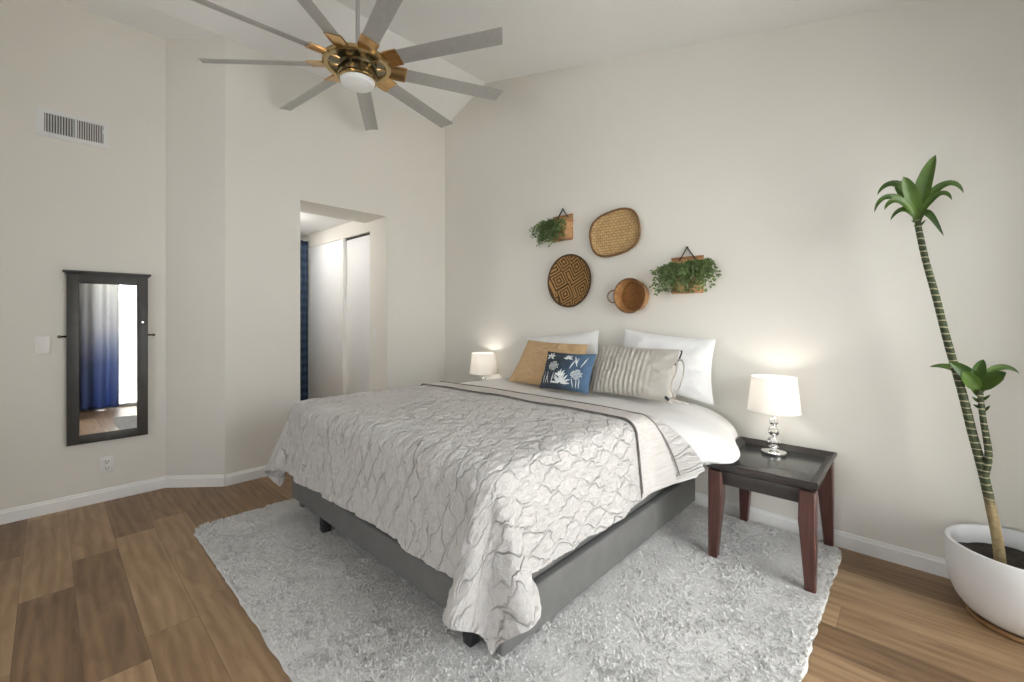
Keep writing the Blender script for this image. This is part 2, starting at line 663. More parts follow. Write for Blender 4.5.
def thing(name, label, cat, loc=(0, 0, 0), group=None):
    o = bpy.data.objects.new(name, None)
    COL.objects.link(o)
    o.location = loc
    o.empty_display_size = 0.1
    ORG[o.name] = tuple(loc)
    return tag(o, label, cat, group)


def struct(name, mb, mat, parent=None, **k):
    o = obj(name, mb, mat, parent, **k)
    if parent is None:
        o['kind'] = 'structure'
    return o


def copy_tree(o, parent=None):
    c = o.copy()
    COL.objects.link(c)
    c.parent = parent
    for ch in list(o.children):
        copy_tree(ch, c)
    return c


def hsh(ix, iy, s):
    h = np.sin(ix * 127.1 + iy * 311.7 + s * 74.7) * 43758.5453
    return h - np.floor(h)


def vnoise(x, y, s=0):
    x, y = np.asarray(x, float), np.asarray(y, float)
    ix, iy = np.floor(x), np.floor(y)
    fx, fy = x - ix, y - iy
    fx, fy = fx * fx * (3 - 2 * fx), fy * fy * (3 - 2 * fy)
    a, b = hsh(ix, iy, s), hsh(ix + 1, iy, s)
    c, d = hsh(ix, iy + 1, s), hsh(ix + 1, iy + 1, s)
    return (a * (1 - fx) + b * fx) * (1 - fy) + (c * (1 - fx) + d * fx) * fy - 0.5


def sstep(a, b, x):
    t = np.clip((np.asarray(x, float) - a) / (b - a), 0, 1)
    return t * t * (3 - 2 * t)


def bez(p, n=12):
    p = [np.array(q, float) for q in p]
    t = np.linspace(0, 1, n)[:, None]
    if len(p) == 3:
        return (1 - t) ** 2 * p[0] + 2 * t * (1 - t) * p[1] + t * t * p[2]
    return (1 - t) ** 3 * p[0] + 3 * t * (1 - t) ** 2 * p[1] + 3 * t * t * (1 - t) * p[2] + t ** 3 * p[3]


def spline(pts, n=60):
    """Catmull-Rom through points"""
    p = np.array(pts, float)
    p = np.vstack([2 * p[0] - p[1], p, 2 * p[-1] - p[-2]])
    k = len(p) - 3
    out = []
    for t in np.linspace(0, k - 1e-6, n):
        i = int(t)
        f = t - i
        a, b, c, d = p[i:i + 4]
        out.append(0.5 * (2 * b + (c - a) * f + (2 * a - 5 * b + 4 * c - d) * f * f + (3 * b - a - 3 * c + d) * f ** 3))
    return np.array(out)


# ------------------------------------------------------------------ the room
YH, XD, XL, XR, YR = 3.234, -4.12, -4.437, 1.0, -2.8     # headboard, doorway, left, right, rear wall planes
RX, RZ, SR = -3.41, 3.916, 0.2433                         # ridge line and slope of the ceiling
TOP = 4.15
struct('floor', MB().box(-6.8, 1.12, YR - 0.1, YH + 0.1, -0.12, 0.0), 'floor', smooth=False)
struct('wall_left', MB().box(XL - 0.12, XL, YR, 0.644, 0, TOP), 'wall', smooth=False)
mb = MB()
P = [(XL, 0.644), (XD, 0.981), (XD - 0.09, 1.066), (XL - 0.12, 0.757), (XL - 0.12, 0.644)]
mb.add([(x, y, 0) for x, y in P] + [(x, y, TOP) for x, y in P],
       [[4, 3, 2, 1, 0], [5, 6, 7, 8, 9]] + [[i, (i + 1) % 5, (i + 1) % 5 + 5, i + 5] for i in range(5)])
struct('wall_corner', mb, 'wall', smooth=False)
OY0, OY1, OZ = 1.57, 2.458, 2.448                         # passage opening
mb = MB().box(XD - 0.14, XD, 0.981, OY0, 0, TOP).box(XD - 0.14, XD, OY1, YH + 0.1, 0, TOP).box(XD - 0.46, XD, OY0, OY1, OZ, TOP)
struct('wall_doorway', mb, 'wall', smooth=False)
struct('wall_headboard', MB().box(XD, XR + 0.12, YH, YH + 0.12, 0, TOP), 'wall', smooth=False)
DY0, DY1, DZ = 0.45, 2.75, 2.40                           # sliding door opening in the right wall
mb = MB().box(XR, XR + 0.12, YR, DY0, 0, 3.2).box(XR, XR + 0.12, DY1, YH, 0, 3.2).box(XR, XR + 0.12, DY0, DY1, DZ, 3.2)
struct('wall_right', mb, 'wall', smooth=False)
WX0, WX1, WZ0, WZ1 = -2.2, 0.2, 0.85, 2.15                  # unseen window added to the rear wall for fill light
mb = MB().box(XL, WX0, YR - 0.12, YR, 0, TOP).box(WX1, XR + 0.12, YR - 0.12, YR, 0, TOP)
mb.box(WX0, WX1, YR - 0.12, YR, 0, WZ0).box(WX0, WX1, YR - 0.12, YR, WZ1, TOP)
struct('wall_rear', mb, 'wall', smooth=False)


def slab(x0, z0, x1, z1, t=0.12):
    y0, y1 = YR - 0.1, YH + 0.12
    return ([(x0, y0, z0), (x1, y0, z1), (x1, y1, z1), (x0, y1, z0), (x0, y0, z0 + t), (x1, y0, z1 + t), (x1, y1, z1 + t), (x0, y1, z0 + t)],
            [[0, 3, 2, 1], [4, 5, 6, 7], [0, 1, 5, 4], [1, 2, 6, 5], [2, 3, 7, 6], [3, 0, 4, 7]])


mb = MB()
mb.add(*slab(RX, RZ, XR + 0.12, RZ - SR * (XR + 0.12 - RX)))
mb.add(*slab(XD, 3.655, RX, RZ))
mb.add(*slab(XL - 0.12, 3.607, XD, 3.655))
struct('ceiling', mb, 'ceiling', smooth=False)


def base_run(name, p0, p1, t=0.014, h=0.093):
    """baseboard from p0 to p1; room is on the left of the direction"""
    p0, p1 = np.array(p0, float), np.array(p1, float)
    d = (p1 - p0) / np.linalg.norm(p1 - p0)
    nrm = np.array([-d[1], d[0]])
    prof = [(0, 0), (t, 0), (t, h - 0.022), (t - 0.004, h - 0.016), (t - 0.006, h - 0.004), (t - 0.009, h), (0, h)]
    V = []
    for p in (p0, p1):
        V += [(*(p + nrm * o), z) for o, z in prof]
    k = len(prof)
    F = [[i, (i + 1) % k, (i + 1) % k + k, i + k] for i in range(k)] + [list(range(k))[::-1], list(range(k, 2 * k))]
    return struct(name, MB().add(V, F), 'trim', smooth=False)


base_run('baseboard_left', (XL, 0.644), (XL, YR))
base_run('baseboard_corner', (XD, 0.981), (XL, 0.644))
base_run('baseboard_doorway', (XD, OY0), (XD, 0.981))
base_run('baseboard_headboard', (XR, YH), (XD, YH))

# passage beyond the opening
HY0, HY1, HX, HZ = 1.25, OY1, -6.7, 2.52
CX0, CX1, CZ = -6.18, -4.482, 2.345                       # closet opening
struct('wall_hall_end', MB().box(HX - 0.1, HX, HY0 - 0.1, HY1 + 0.7, 0, 2.6), 'wall', smooth=False)
struct('wall_hall_left', MB().box(HX, XD - 0.14, HY0 - 0.1, HY0, 0, 2.6), 'wall', smooth=False)
mb = MB().box(HX, CX0, HY1, HY1 + 0.1, 0, 2.6).box(CX1, XD - 0.14, HY1, HY1 + 0.1, 0, 2.6).box(CX0, CX1, HY1, HY1 + 0.1, CZ, 2.6)
struct('wall_hall_right', mb, 'wall', smooth=False)
struct('wall_closet_back', MB().box(CX0 - 0.1, CX1 + 0.1, HY1 + 0.6, HY1 + 0.7, 0, 2.6), 'wall', smooth=False)
struct('ceiling_hall', MB().box(HX - 0.1, XD - 0.14, HY0 - 0.1, HY1 + 0.7, HZ, HZ + 0.1), 'ceiling', smooth=False)
# closet sliding doors, near panel set behind the far one
d1 = struct('door_1', MB().box(CX0 + 0.005, -5.13, HY1 + 0.004, HY1 + 0.03, 0.012, CZ - 0.004, 0.003), 'door_white')
mb = MB()
mb.box(-5.165, -5.125, HY1 - 0.004, HY1 + 0.034, 0.01, CZ - 0.002, 0.003).box(CX0, CX0 + 0.03, HY1 - 0.004, HY1 + 0.034, 0.01, CZ - 0.002, 0.003)
struct('door_stile', mb, 'trim', d1)
d2 = struct('door_2', MB().box(-5.16, CX1 - 0.004, HY1 + 0.045, HY1 + 0.07, 0.012, CZ - 0.02, 0.003), 'door_white')
struct('track_gap_strip', MB().box(CX0, CX1, HY1 + 0.036, HY1 + 0.10, CZ - 0.014, CZ - 0.001), 'dark_gap', smooth=False)  # solid dark strip standing in for the shaded gap at the closet track

# sliding glass door in the right wall, seen in the mirror
mb = MB()
for (a, b, c, d) in ((DY0, DY0 + 0.06, 0.0, DZ), (DY1 - 0.06, DY1, 0.0, DZ), (1.67, 1.73, 0.0, DZ), (DY0, DY1, DZ - 0.06, DZ), (DY0, DY1, 0.0, 0.05)):
    mb.box(XR + 0.03, XR + 0.09, a, b, c, d, 0.004)
d3 = struct('door_3', mb, 'trim')
struct('glass_pane', MB().box(XR + 0.055, XR + 0.061, DY0 + 0.05, DY1 - 0.05, 0.04, DZ - 0.05), 'pane', d3, smooth=False)
mb = MB()
for (a, b, c, d) in ((WX0, WX0 + 0.06, WZ0, WZ1), (WX1 - 0.06, WX1, WZ0, WZ1), (-1.03, -0.97, WZ0, WZ1), (WX0, WX1, WZ1 - 0.06, WZ1), (WX0, WX1, WZ0, WZ0 + 0.06)):
    mb.box(a, b, YR - 0.09, YR - 0.03, c, d, 0.004)
w1 = struct('fill_window', mb, 'trim')  # frame of the unseen window added for fill daylight
struct('glass_pane', MB().box(WX0 + 0.05, WX1 - 0.05, YR - 0.062, YR - 0.056, WZ0 + 0.05, WZ1 - 0.05), 'pane', w1, smooth=False)
struct('patio', MB().box(XR + 0.12, 9, -6, 8, -0.14, -0.03), 'patio', smooth=False)
struct('wall_patio', MB().box(3.6, 3.75, -6, 8, -0.03, 2.0), 'block', smooth=False)

# ------------------------------------------------------------------ rug
RX0, RX1, RY0, RY1 = -3.40, -0.315, 0.625, 3.185
RUGZ = 0.022


def rug():
    n, m = 150, 130
    s = np.linspace(-1, 1, n)
    t = np.linspace(-1, 1, m)
    S, T = np.meshgrid(s, t, indexing='ij')
    cx, cy, hx, hy = (RX0 + RX1) / 2, (RY0 + RY1) / 2, (RX1 - RX0) / 2, (RY1 - RY0) / 2
    # rounded rectangle: pull the very corners in
    k = 0.10
    ex = np.maximum(np.abs(S) * hx - (hx - k), 0)
    ey = np.maximum(np.abs(T) * hy - (hy - k), 0)
    L = np.hypot(ex, ey)
    sc_ = np.where(L > 1e-9, np.maximum(ex, ey) / np.maximum(L, 1e-9), 1)
    X = cx + np.sign(S) * (np.minimum(np.abs(S) * hx, hx - k) + ex * sc_)
    Y = cy + np.sign(T) * (np.minimum(np.abs(T) * hy, hy - k) + ey * sc_)
    edge = np.minimum(hx - np.abs(S) * hx, hy - np.abs(T) * hy)
    Z = RUGZ * np.clip(edge / 0.02, 0.05, 1) ** 0.5 + 0.004 * vnoise(X * 30, Y * 30, 3)
    X = X + 0.010 * vnoise(Y * 9, X * 0, 1) + 0.008 * vnoise(Y * 28, X * 0, 6)
    Y = Y + 0.010 * vnoise(X * 9, Y * 0, 2) + 0.008 * vnoise(X * 28, Y * 0, 7)
    mb = MB()
    mb.grid(np.stack([X, Y, Z], -1))
    Zb = np.full_like(Z, 0.001)
    mb.grid(np.stack([X, Y, Zb], -1)[:, ::-1])
    r = obj('rug', mb, 'rug', origin=(cx, cy, 0), sharp=None)
    tag(r, 'large pale grey shag rug spread on the wood floor under the bed', 'rug')
    # shag pile: short bent yarn tufts, as one uncountable part
    N = 230000
    px = rng.uniform(RX0 + 0.004, RX1 - 0.004, N)
    py = rng.uniform(RY0 + 0.004, RY1 - 0.004, N)
    ex = np.maximum(np.abs(px - cx) - (hx - k), 0)
    ey = np.maximum(np.abs(py - cy) - (hy - k), 0)
    keep = np.hypot(ex, ey) < k
    # hidden under the bed in the middle: thin it out
    hid = (px > -2.9) & (px < -1.5) & (py > 1.7)
    keep &= ~(hid & (rng.random(N) < 0.85))
    px, py = px[keep], py[keep]
    N = len(px)
    ang = 2 * PI * (vnoise(px * 14, py * 14, 21) + vnoise(px * 37, py * 37, 22)) * 1.5 + rng.normal(0, 0.8, N)
    ln = rng.uniform(0.010, 0.017, N) * (1 + 0.5 * vnoise(px * 11, py * 11, 23))
    lean = np.clip(0.50 + 0.6 * vnoise(px * 24, py * 24, 24) + rng.normal(0, 0.25, N), 0.05, 1.0)
    dx, dy = np.cos(ang) * np.sin(lean), np.sin(ang) * np.sin(lean)
    wx, wy = -np.sin(ang), np.cos(ang)
    w = rng.uniform(0.0022, 0.0038, N)
    z0 = RUGZ * 0.75
    B = np.stack([px, py, np.full(N, z0)], -1)
    D = np.stack([dx, dy, np.cos(lean)], -1)
    Wv = np.stack([wx, wy, np.zeros(N)], -1)
    A = B + D * (ln * 0.55)[:, None]
    Tp = A + np.stack([dx * 1.25, dy * 1.25, np.cos(lean) * 0.55], -1) * (ln * 0.5)[:, None]
    V = np.stack([B - Wv * (w * 0.8)[:, None], B + Wv * (w * 0.8)[:, None], A - Wv * w[:, None], A + Wv * w[:, None],
                  Tp - Wv * (w * 0.45)[:, None], Tp + Wv * (w * 0.45)[:, None]], 1).reshape(-1, 3)
    b = np.arange(N)[:, None] * 6
    F = np.concatenate([b + np.array([0, 1, 3, 2]), b + np.array([2, 3, 5, 4])], 0)
    p = obj('shag_pile', MB().add(V, F), 'rug', r, sharp=None)
    p['kind'] = 'stuff'


rug()

# ------------------------------------------------------------------ bed
BX0, BX1, BY0, BY1 = -3.17, -1.17, 1.148, 3.20
bed = thing('bed_frame', 'low charcoal upholstered bed frame with short black legs on grey rug', 'bed', ((BX0 + BX1) / 2, (BY0 + BY1) / 2, 0))
obj('foot_rail', MB().box(BX0, BX1, BY0, BY0 + 0.05, 0.125, 0.275, 0.012, 3), 'bed_fabric', bed)
mb = MB().box(BX1 - 0.045, BX1, BY0 + 0.052, 2.543, 0.045, 0.235, 0.010, 3)
obj('side_rail', mb, 'bed_fabric', bed)
obj('side_rail', MB().box(BX1 - 0.047, BX1 - 0.003, 2.552, BY1, 0.045, 0.235, 0.010, 3), 'bed_fabric', bed)
obj('side_rail', MB().box(BX0, BX0 + 0.045, BY0 + 0.052, BY1, 0.045, 0.245, 0.010, 3), 'bed_fabric', bed)
obj('foundation', MB().box(BX0 + 0.046, BX1 - 0.05, BY0 + 0.052, BY1, 0.13, 0.45, 0.015, 3), 'bed_fabric', bed)
for lx, ly in ((-2.72, 1.19), (-1.345, 1.19), (-2.9, 3.1), (-1.4, 3.1), (-2.1, 2.2)):
    obj('leg', MB().frustum((lx, ly, 0.025), (0.048, 0.048), (lx, ly, 0.15), (0.06, 0.06), 0.005), 'bed_leg', bed)

ZT = 0.775
MX0, MX1, MY0, MY1 = -3.125, -1.225, 1.195, 3.19
mt = obj('mattress', MB().box(MX0, MX1, MY0, MY1, 0.452, 0.735, 0.06, 4), 'mattress', origin=((MX0 + MX1) / 2, (MY0 + MY1) / 2, 0.452))
tag(mt, 'thick white mattress on the charcoal bed frame, covered by quilt and duvet', 'mattress')


def drape(u, v, off=0.0, duvet=False):
    """flat cloth point (u across, v along the bed) -> point on the made bed"""
    u, v = np.asarray(u, float), np.asarray(v, float)
    r = 0.085
    xa, xb, yf = -3.17 + r, -1.15 - r, 1.128 + r
    dr = np.maximum(u - xb, 0)
    dl = np.maximum(xa - u, 0)
    dy = np.maximum(yf - v, 0)
    dx = dr + dl
    L = np.hypot(dx, dy)
    Ls = np.maximum(L, 1e-9)
    # the hanging corners are rounded off
    cap = np.where(dr > 0, 0.580, 0.60)
    kk = np.where(dr > 0, 0.85, 0.70)
    both = (dx > 0) & (dy > 0)
    L = np.where(both & (L > cap), cap + (L - cap) * kk, L)
    th = np.arctan2(dy, np.maximum(dx, 1e-9))          # 0 on the side, pi/2 at the foot
    q = r * PI / 2
    a = np.minimum(L / r, PI / 2)
    h = r * np.sin(a)
    drop = r * (1 - np.cos(a))
    ext = np.maximum(L - q, 0)
    corner = np.sin(np.clip(th * 2, 0, PI)) ** 0.7 * (dx > 0) * (dy > 0)
    flare = np.radians(6.0 + 27.0 * corner * (dr > 0) + 13.0 * corner * (dl > 0))
    ext = ext * (1 - 0.04 * corner)
    side = (dr > 0) & (dy <= 0)
    # near the night table the bedding spreads out and lies on the tray edge
    head = sstep(2.33, 2.56, v) * (dr > 0)
    flare = np.where((dl > 0) & (dy <= 0), np.radians(3.0), flare)
    h = h + ext * np.sin(flare)
    drop = drop + ext * np.cos(flare)
    # puffed quarter-ellipse profile where it lies against the night table
    hx_ = 0.54 - 0.16 * sstep(2.55, 3.1, v)
    ph = np.clip(L / 0.50, 0, 1.15) * PI / 2
    h = h * (1 - head) + head * hx_ * np.sin(np.minimum(ph, PI / 2))
    drop = drop * (1 - head) + head * 0.205 * (1 - np.cos(ph))
    # folds of the loose corner
    g = np.clip(ext / 0.5, 0, 1.3)
    deg = np.degrees(th)
    win = sstep(2, 16, deg) * (1 - sstep(84, 90, deg))
    h = h + 0.085 * g * win * np.cos(2 * PI * (deg - 76) / 56.0) + 0.05 * g * np.exp(-((deg - 24) / 13.0) ** 2) * (dr > 0)
    h = h + 0.03 * g * corner * (dr > 0)
    h = h + 0.03 * g * win * np.cos(2 * PI * (deg - 60) / 30.0) * (dl > 0)
    # ripples along the hanging sides
    h = h + 0.012 * g * (np.sin(v * 13 + 1) + 0.6 * np.sin(v * 29)) * (dx > 0) * (1 - corner) * (1 - 0.7 * head)
    h = h + 0.010 * g * (np.sin(u * 15) + 0.7 * np.sin(u * 31 + 2)) * (dy > 0) * (1 - corner)
    X = np.clip(u, xa, xb) + (np.sign(dr) - np.sign(dl)) * (dx / Ls) * (h + off)
    Y = np.maximum(v, yf) - (dy / Ls) * (h + off)
    crown = 0.012 * np.cos(np.clip((u + 2.16) / 1.0, -1, 1) * PI / 2)
    Z = ZT + off + crown * (L < 0.02) + crown * (L >= 0.02) * np.exp(-(L / 0.1)) - drop
    Z = Z + 0.010 * vnoise(u * 3.2, v * 3.2, 41) * np.exp(-ext * 3)
    # rests on the tray of the night table
    lo = 0.584 + off * 0.5
    on = (X > -0.90) & (Y > 2.46) & (X < -0.3)
    Z = np.where(on, np.maximum(Z, lo), Z)
    Z = np.maximum(Z, 0.05)
    return np.stack([X, Y, Z], -1)


def normals(P):
    du = np.gradient(P, axis=0)
    dv = np.gradient(P, axis=1)
    N = np.cross(du, dv)
    return N / (np.linalg.norm(N, axis=-1, keepdims=True) + 1e-12)


def smooth_grid(P, it=2):
    for _ in range(it):
        Q = P.copy()
        Q[1:-1, 1:-1] = 0.5 * P[1:-1, 1:-1] + 0.125 * (P[:-2, 1:-1] + P[2:, 1:-1] + P[1:-1, :-2] + P[1:-1, 2:])
        P = Q
    return P


QV1 = 2.46            # head-side edge of the quilt


def u_limits(v, duvet=False):
    """left and right edge of the cloth at v: side hems"""
    left = -3.17 + 0.085 - 0.54 + 0.30 * sstep(2.25, 2.45, v)
    right = -1.235 + 0.475 + 0.010 * np.sin(v * 4.2) + 0.004 * np.sin(v * 11)
    right = right - 0.045 * sstep(2.25, 2.65, v)
    return left, right


def quilt():
    nu, nv = 300, 215
    V0 = 1.213 - 0.490
    s = np.linspace(0, 1, nu)
    t = np.linspace(0, 1, nv)
    S, T = np.meshgrid(s, t, indexing='ij')
    V = V0 + T * (QV1 - V0)
    lo, hi = u_limits(V)
    U = lo + S * (hi - lo)
    # uneven foot hem
    V = V - (1 - T) ** 3 * (0.012 * np.sin(U * 4) + 0.005 * np.sin(U * 11 + 1))
    P = smooth_grid(drape(U, V, 0.012), 3)
    N = normals(P)
    # stitched ogee quilting with puffed cells
    a, b = U / 0.050 + 1.6 * vnoise(U * 14, V * 14, 57), V / 0.095
    i0 = np.floor(a)
    dist = np.full_like(a, 9.0)
    for k in (-1, 0, 1, 2):
        i = i0 + k
        par = np.where(np.mod(i, 2) == 0, 1.0, -1.0)
        line = i + 0.36 * par * np.sin(PI * b)
        dist = np.minimum(dist, np.abs(a - line))
    puff = np.clip(dist * 2.0, 0, 1) ** 0.38
    crk = vnoise(U * 75 + 3 * vnoise(U * 9, V * 9, 5), V * 22, 51) + 0.7 * vnoise(U * 40, V * 60, 52)
    wav = vnoise(U * 24, V * 7, 53)
    D = 0.0080 * puff + 0.0065 * crk * (0.4 + puff) + 0.004 * wav
    # long pleats where the cloth turns over the foot edge
    turn = np.exp(-((V - 1.25) / 0.16) ** 2)
    D = D + 0.0035 * turn * np.sin(U * 170 + 7 * vnoise(U * 6, V * 3, 54) + 2.2 * np.sin(V * 8))
    D = D * (1 - 0.75 * sstep(2.13, 2.20, V))
    P = P + N * D[..., None]
    mb = MB().grid(P)
    uv = np.stack([U, V], -1).reshape(-1, 2)
    Pb = P - N * 0.008
    mb.grid(Pb[:, ::-1])
    uvb = np.stack([U, V], -1)[:, ::-1].reshape(-1, 2)
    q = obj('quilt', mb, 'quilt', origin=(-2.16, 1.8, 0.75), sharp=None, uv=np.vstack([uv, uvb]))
    tag(q, 'crinkled pale stitched quilt over the foot of the bed, one corner hanging down', 'quilt')
    # border band and its two dark lines of piping

    def strip(v0, v1, off, n=160, m=14):
        Vv = np.linspace(v0, v1, m)
        Pq = []
        UV = []
        for vv in Vv:
            l, h = u_limits(vv)
            uu = np.linspace(l, h, n)
            Pq.append(drape(uu, np.full(n, vv), off))
            UV.append(np.stack([uu, np.full(n, vv)], -1))
        return np.swapaxes(np.array(Pq), 0, 1), np.swapaxes(np.array(UV), 0, 1)
    Ps, UVs = strip(2.215, 2.405, 0.0215)
    dd = 0.004 * vnoise(UVs[..., 0] * 40, UVs[..., 1] * 12, 9)
    Ps = Ps + normals(Ps) * dd[..., None]
    mb = MB().grid(Ps)
    obj('border_band', mb, 'band', q, uv=UVs.reshape(-1, 2), sharp=None)
    for v0, wob in ((2.215, 3), (2.405, 5)):
        n = 220
        l, h = u_limits(v0)
        uu = np.linspace(l, h - 0.03, n)
        vv = v0 + 0.012 * vnoise(uu * 5, uu * 0, wob)
        pts = drape(uu, vv, 0.0245)
        obj('piping', MB().tube(pts, 0.0035, 6), 'piping', q)


quilt()


def duvet():
    nu, nv = 190, 150
    V0, V1 = 1.213 - 0.40, 3.12
    s = np.linspace(0, 1, nu)
    t = np.linspace(0, 1, nv)
    S, T = np.meshgrid(s, t, indexing='ij')
    V = V0 + T * (V1 - V0)
    lo, hi = u_limits(V, True)
    hi = hi + 0.02 * sstep(2.3, 2.6, V)
    # under the quilt keep the hems just inside, except for the hanging foot corner
    tuck = 1 - sstep(2.2, 2.5, V)
    lo = lo + 0.16 * tuck
    hi = hi - 0.07 * tuck
    U = lo + S * (hi - lo)
    P = smooth_grid(drape(U, V, -0.014), 3)
    N = normals(P)
    D = 0.010 * vnoise(U * 6, V * 6, 61) + 0.006 * vnoise(U * 15, V * 13, 62)
    D = D * sstep(2.47, 2.65, V) + 0.006 * sstep(2.47, 2.6, V)
    P = P + N * D[..., None]
    mb = MB().grid(P).grid((P - N * 0.008)[:, ::-1])
    d = obj('duvet', mb, 'sheet', origin=(-2.16, 2.2, 0.74), sharp=None)
    tag(d, 'smooth white duvet on the bed, showing between the quilt border and the pillows', 'duvet')


duvet()


# ------------------------------------------------------------------ pillows
def pillow_pts(w, h, t, n=56, pinch=0.07, seed=0, wr=0.006, power=0.6, relief=None, taper=0.0):
    s = np.linspace(-1, 1, n)
    S, T = np.meshgrid(s, s, indexing='ij')
    X = S * w / 2 * (1 - pinch * (1 - T ** 2) * np.abs(S) ** 2)
    X = X * (1 - taper * (T + 1) / 2)
    Y = T * h / 2 * (1 - pinch * (1 - S ** 2) * np.abs(T) ** 2)
    prof = np.clip((1 - np.abs(S) ** 2.4) * (1 - np.abs(T) ** 2.4), 0, 1) ** power
    prof = prof * (1 - 0.22 * T)                      # fuller towards the bottom
    wn = wr * (vnoise(S * 4 + seed, T * 4, seed) * 2 + vnoise(S * 9, T * 9 + seed, seed + 1))
    Zf = prof * t / 2 + wn * np.minimum(prof * 3, 1)
    if relief is not None:
        Zf = Zf + relief(S, T) * np.minimum(prof * 2.5, 1)
    Zb = -prof * t / 2 * 0.85 + wn * 0.5 * prof
    return S, T, np.stack([X, Y, Zf], -1), np.stack([X, Y, Zb], -1)


def pillow_frame(loc, lean, yaw=0.0, roll=0.0):
    """local x across, y up, z towards the foot of the bed; bottom edge centre sits at loc"""
    M = Matrix(((1, 0, 0), (0, 0, -1), (0, 1, 0))).to_4x4()       # stand it up, face -y
    return (Matrix.Translation(loc) @ Matrix.Rotation(yaw, 4, 'Z') @ Matrix.Rotation(-lean, 4, 'X') @ Matrix.Rotation(roll, 4, 'Y') @ M)


def pillow(name, label, mat, w, h, t, loc, lean, yaw=0.0, roll=0.0, **k):
    S, T, Pf, Pb = pillow_pts(w, h, t, **k)
    sh = np.array([0, h / 2, 0])
    mb = MB().grid(Pf + sh).grid((Pb + sh)[:, ::-1])
    o = obj(name, mb, mat, sharp=None)
    M = pillow_frame(loc, lean, yaw, roll)
    o.matrix_world = M
    tag(o, label, 'pillow', None)
    return o, (S, T, Pf + sh, Pb + sh)


wp1, _ = pillow('pillow', 'white bed pillow leaning on the wall behind the tan pillow', 'white_pillow', 0.80, 0.46, 0.17,
       (-2.29, 3.105, 0.77), 0.07, 0.0, -0.10, seed=3)
wp2, _ = pillow('pillow', 'white bed pillow leaning on the wall behind the ruched pillow', 'white_pillow', 0.78, 0.45, 0.17,
       (-1.40, 3.105, 0.805), 0.07, 0.0, 0.09, seed=5, taper=0.10)
wp1['group'] = wp2['group'] = 'white bed pillows'
pillow('pillow', 'plain tan linen pillow half hidden by the navy cushion', 'tan_fabric', 0.86, 0.41, 0.14,
       (-2.31, 2.85, 0.785), 0.42, -0.04, 0.02, seed=8, pinch=0.05, taper=0.22, wr=0.010)


def ruche(S, T):
    f = 1 - sstep(-0.1, 0.75, S)
    return 0.0055 * f * np.sin(S * 56 + 2.4 * T ** 2 + 1.2 * vnoise(S * 3, T * 2, 77)) * (1 - 0.3 * T) + 0.004 * vnoise(S * 9, T * 7, 71)


rp, geo = pillow('pillow', 'greige ruched pillow with side ties in front of the right white pillow', 'ruched', 0.68, 0.385, 0.17,
                 (-1.53, 2.84, 0.797), 0.38, 0.0, 0.02, seed=12, n=110, relief=ruche, pinch=0.05, taper=0.05)
S_, T_, Pf_, Pb_ = geo
ORG[rp.name] = (0, 0, 0)
# ties along the right end (pillow-local coordinates)
mb = MB()
mb.tube(spline([(0.335, 0.30, 0.035), (0.385, 0.285, 0.07), (0.41, 0.22, 0.085), (0.40, 0.12, 0.075), (0.37, 0.045, 0.055)], 30), 0.0065, 8, flat=0.5)
mb.tube(spline([(0.335, 0.29, 0.035), (0.36, 0.20, 0.085), (0.345, 0.10, 0.085), (0.375, 0.03, 0.06)], 30), 0.0065, 8, flat=0.5)
mb.tube(spline([(0.33, 0.03, 0.06), (0.375, 0.02, 0.075), (0.43, 0.01, 0.07), (0.48, 0.004, 0.06)], 20), 0.0055, 8, flat=0.5)
t = obj('tie', mb, 'tie_light', rp)
t['label'] = 'pale fabric tie loops'
mb = MB()
mb.tube(spline([(0.31, 0.03, 0.05), (0.325, 0.022, 0.066), (0.335, 0.012, 0.06)], 10), 0.011, 8)
t = obj('tie_knot', mb, 'tie_dark', rp)
t['label'] = 'dark knot at the end of the tie'
mb = MB()
mb.tube(spline([(0.335, 0.375, 0.004), (0.345, 0.36, 0.012), (0.34, 0.30, 0.028), (0.325, 0.26, 0.04)], 16), 0.006, 8, flat=0.6)
t = obj('tie', mb, 'tie_dark', rp)
t['label'] = 'dark end of the tie'

np_, geo = pillow('cushion', 'small navy cushion printed with white leaves and blossoms at the centre of the bed', 'navy', 0.46, 0.315, 0.10,
                  (-2.005, 2.715, 0.802), 0.40, 0.03, 0.0, seed=17, n=64, pinch=0.06)
np_['category'] = 'cushion'
ORG[np_.name] = (0, 0, 0)


def surf(s, t, lift=0.0022):
    """point on the front of the navy cushion"""
    S, T, Pf, Pb = geo
    n = S.shape[0]
    a, b = np.clip((np.asarray(s) + 1) / 2 * (n - 1), 0, n - 1.001), np.clip((np.asarray(t) + 1) / 2 * (n - 1), 0, n - 1.001)
    i, j = a.astype(int), b.astype(int)
    fa, fb = (a - i)[..., None], (b - j)[..., None]
    P = Pf[i, j] * (1 - fa) * (1 - fb) + Pf[i + 1, j] * fa * (1 - fb) + Pf[i, j + 1] * (1 - fa) * fb + Pf[i + 1, j + 1] * fa * fb
    return P + np.array([0, 0, lift])


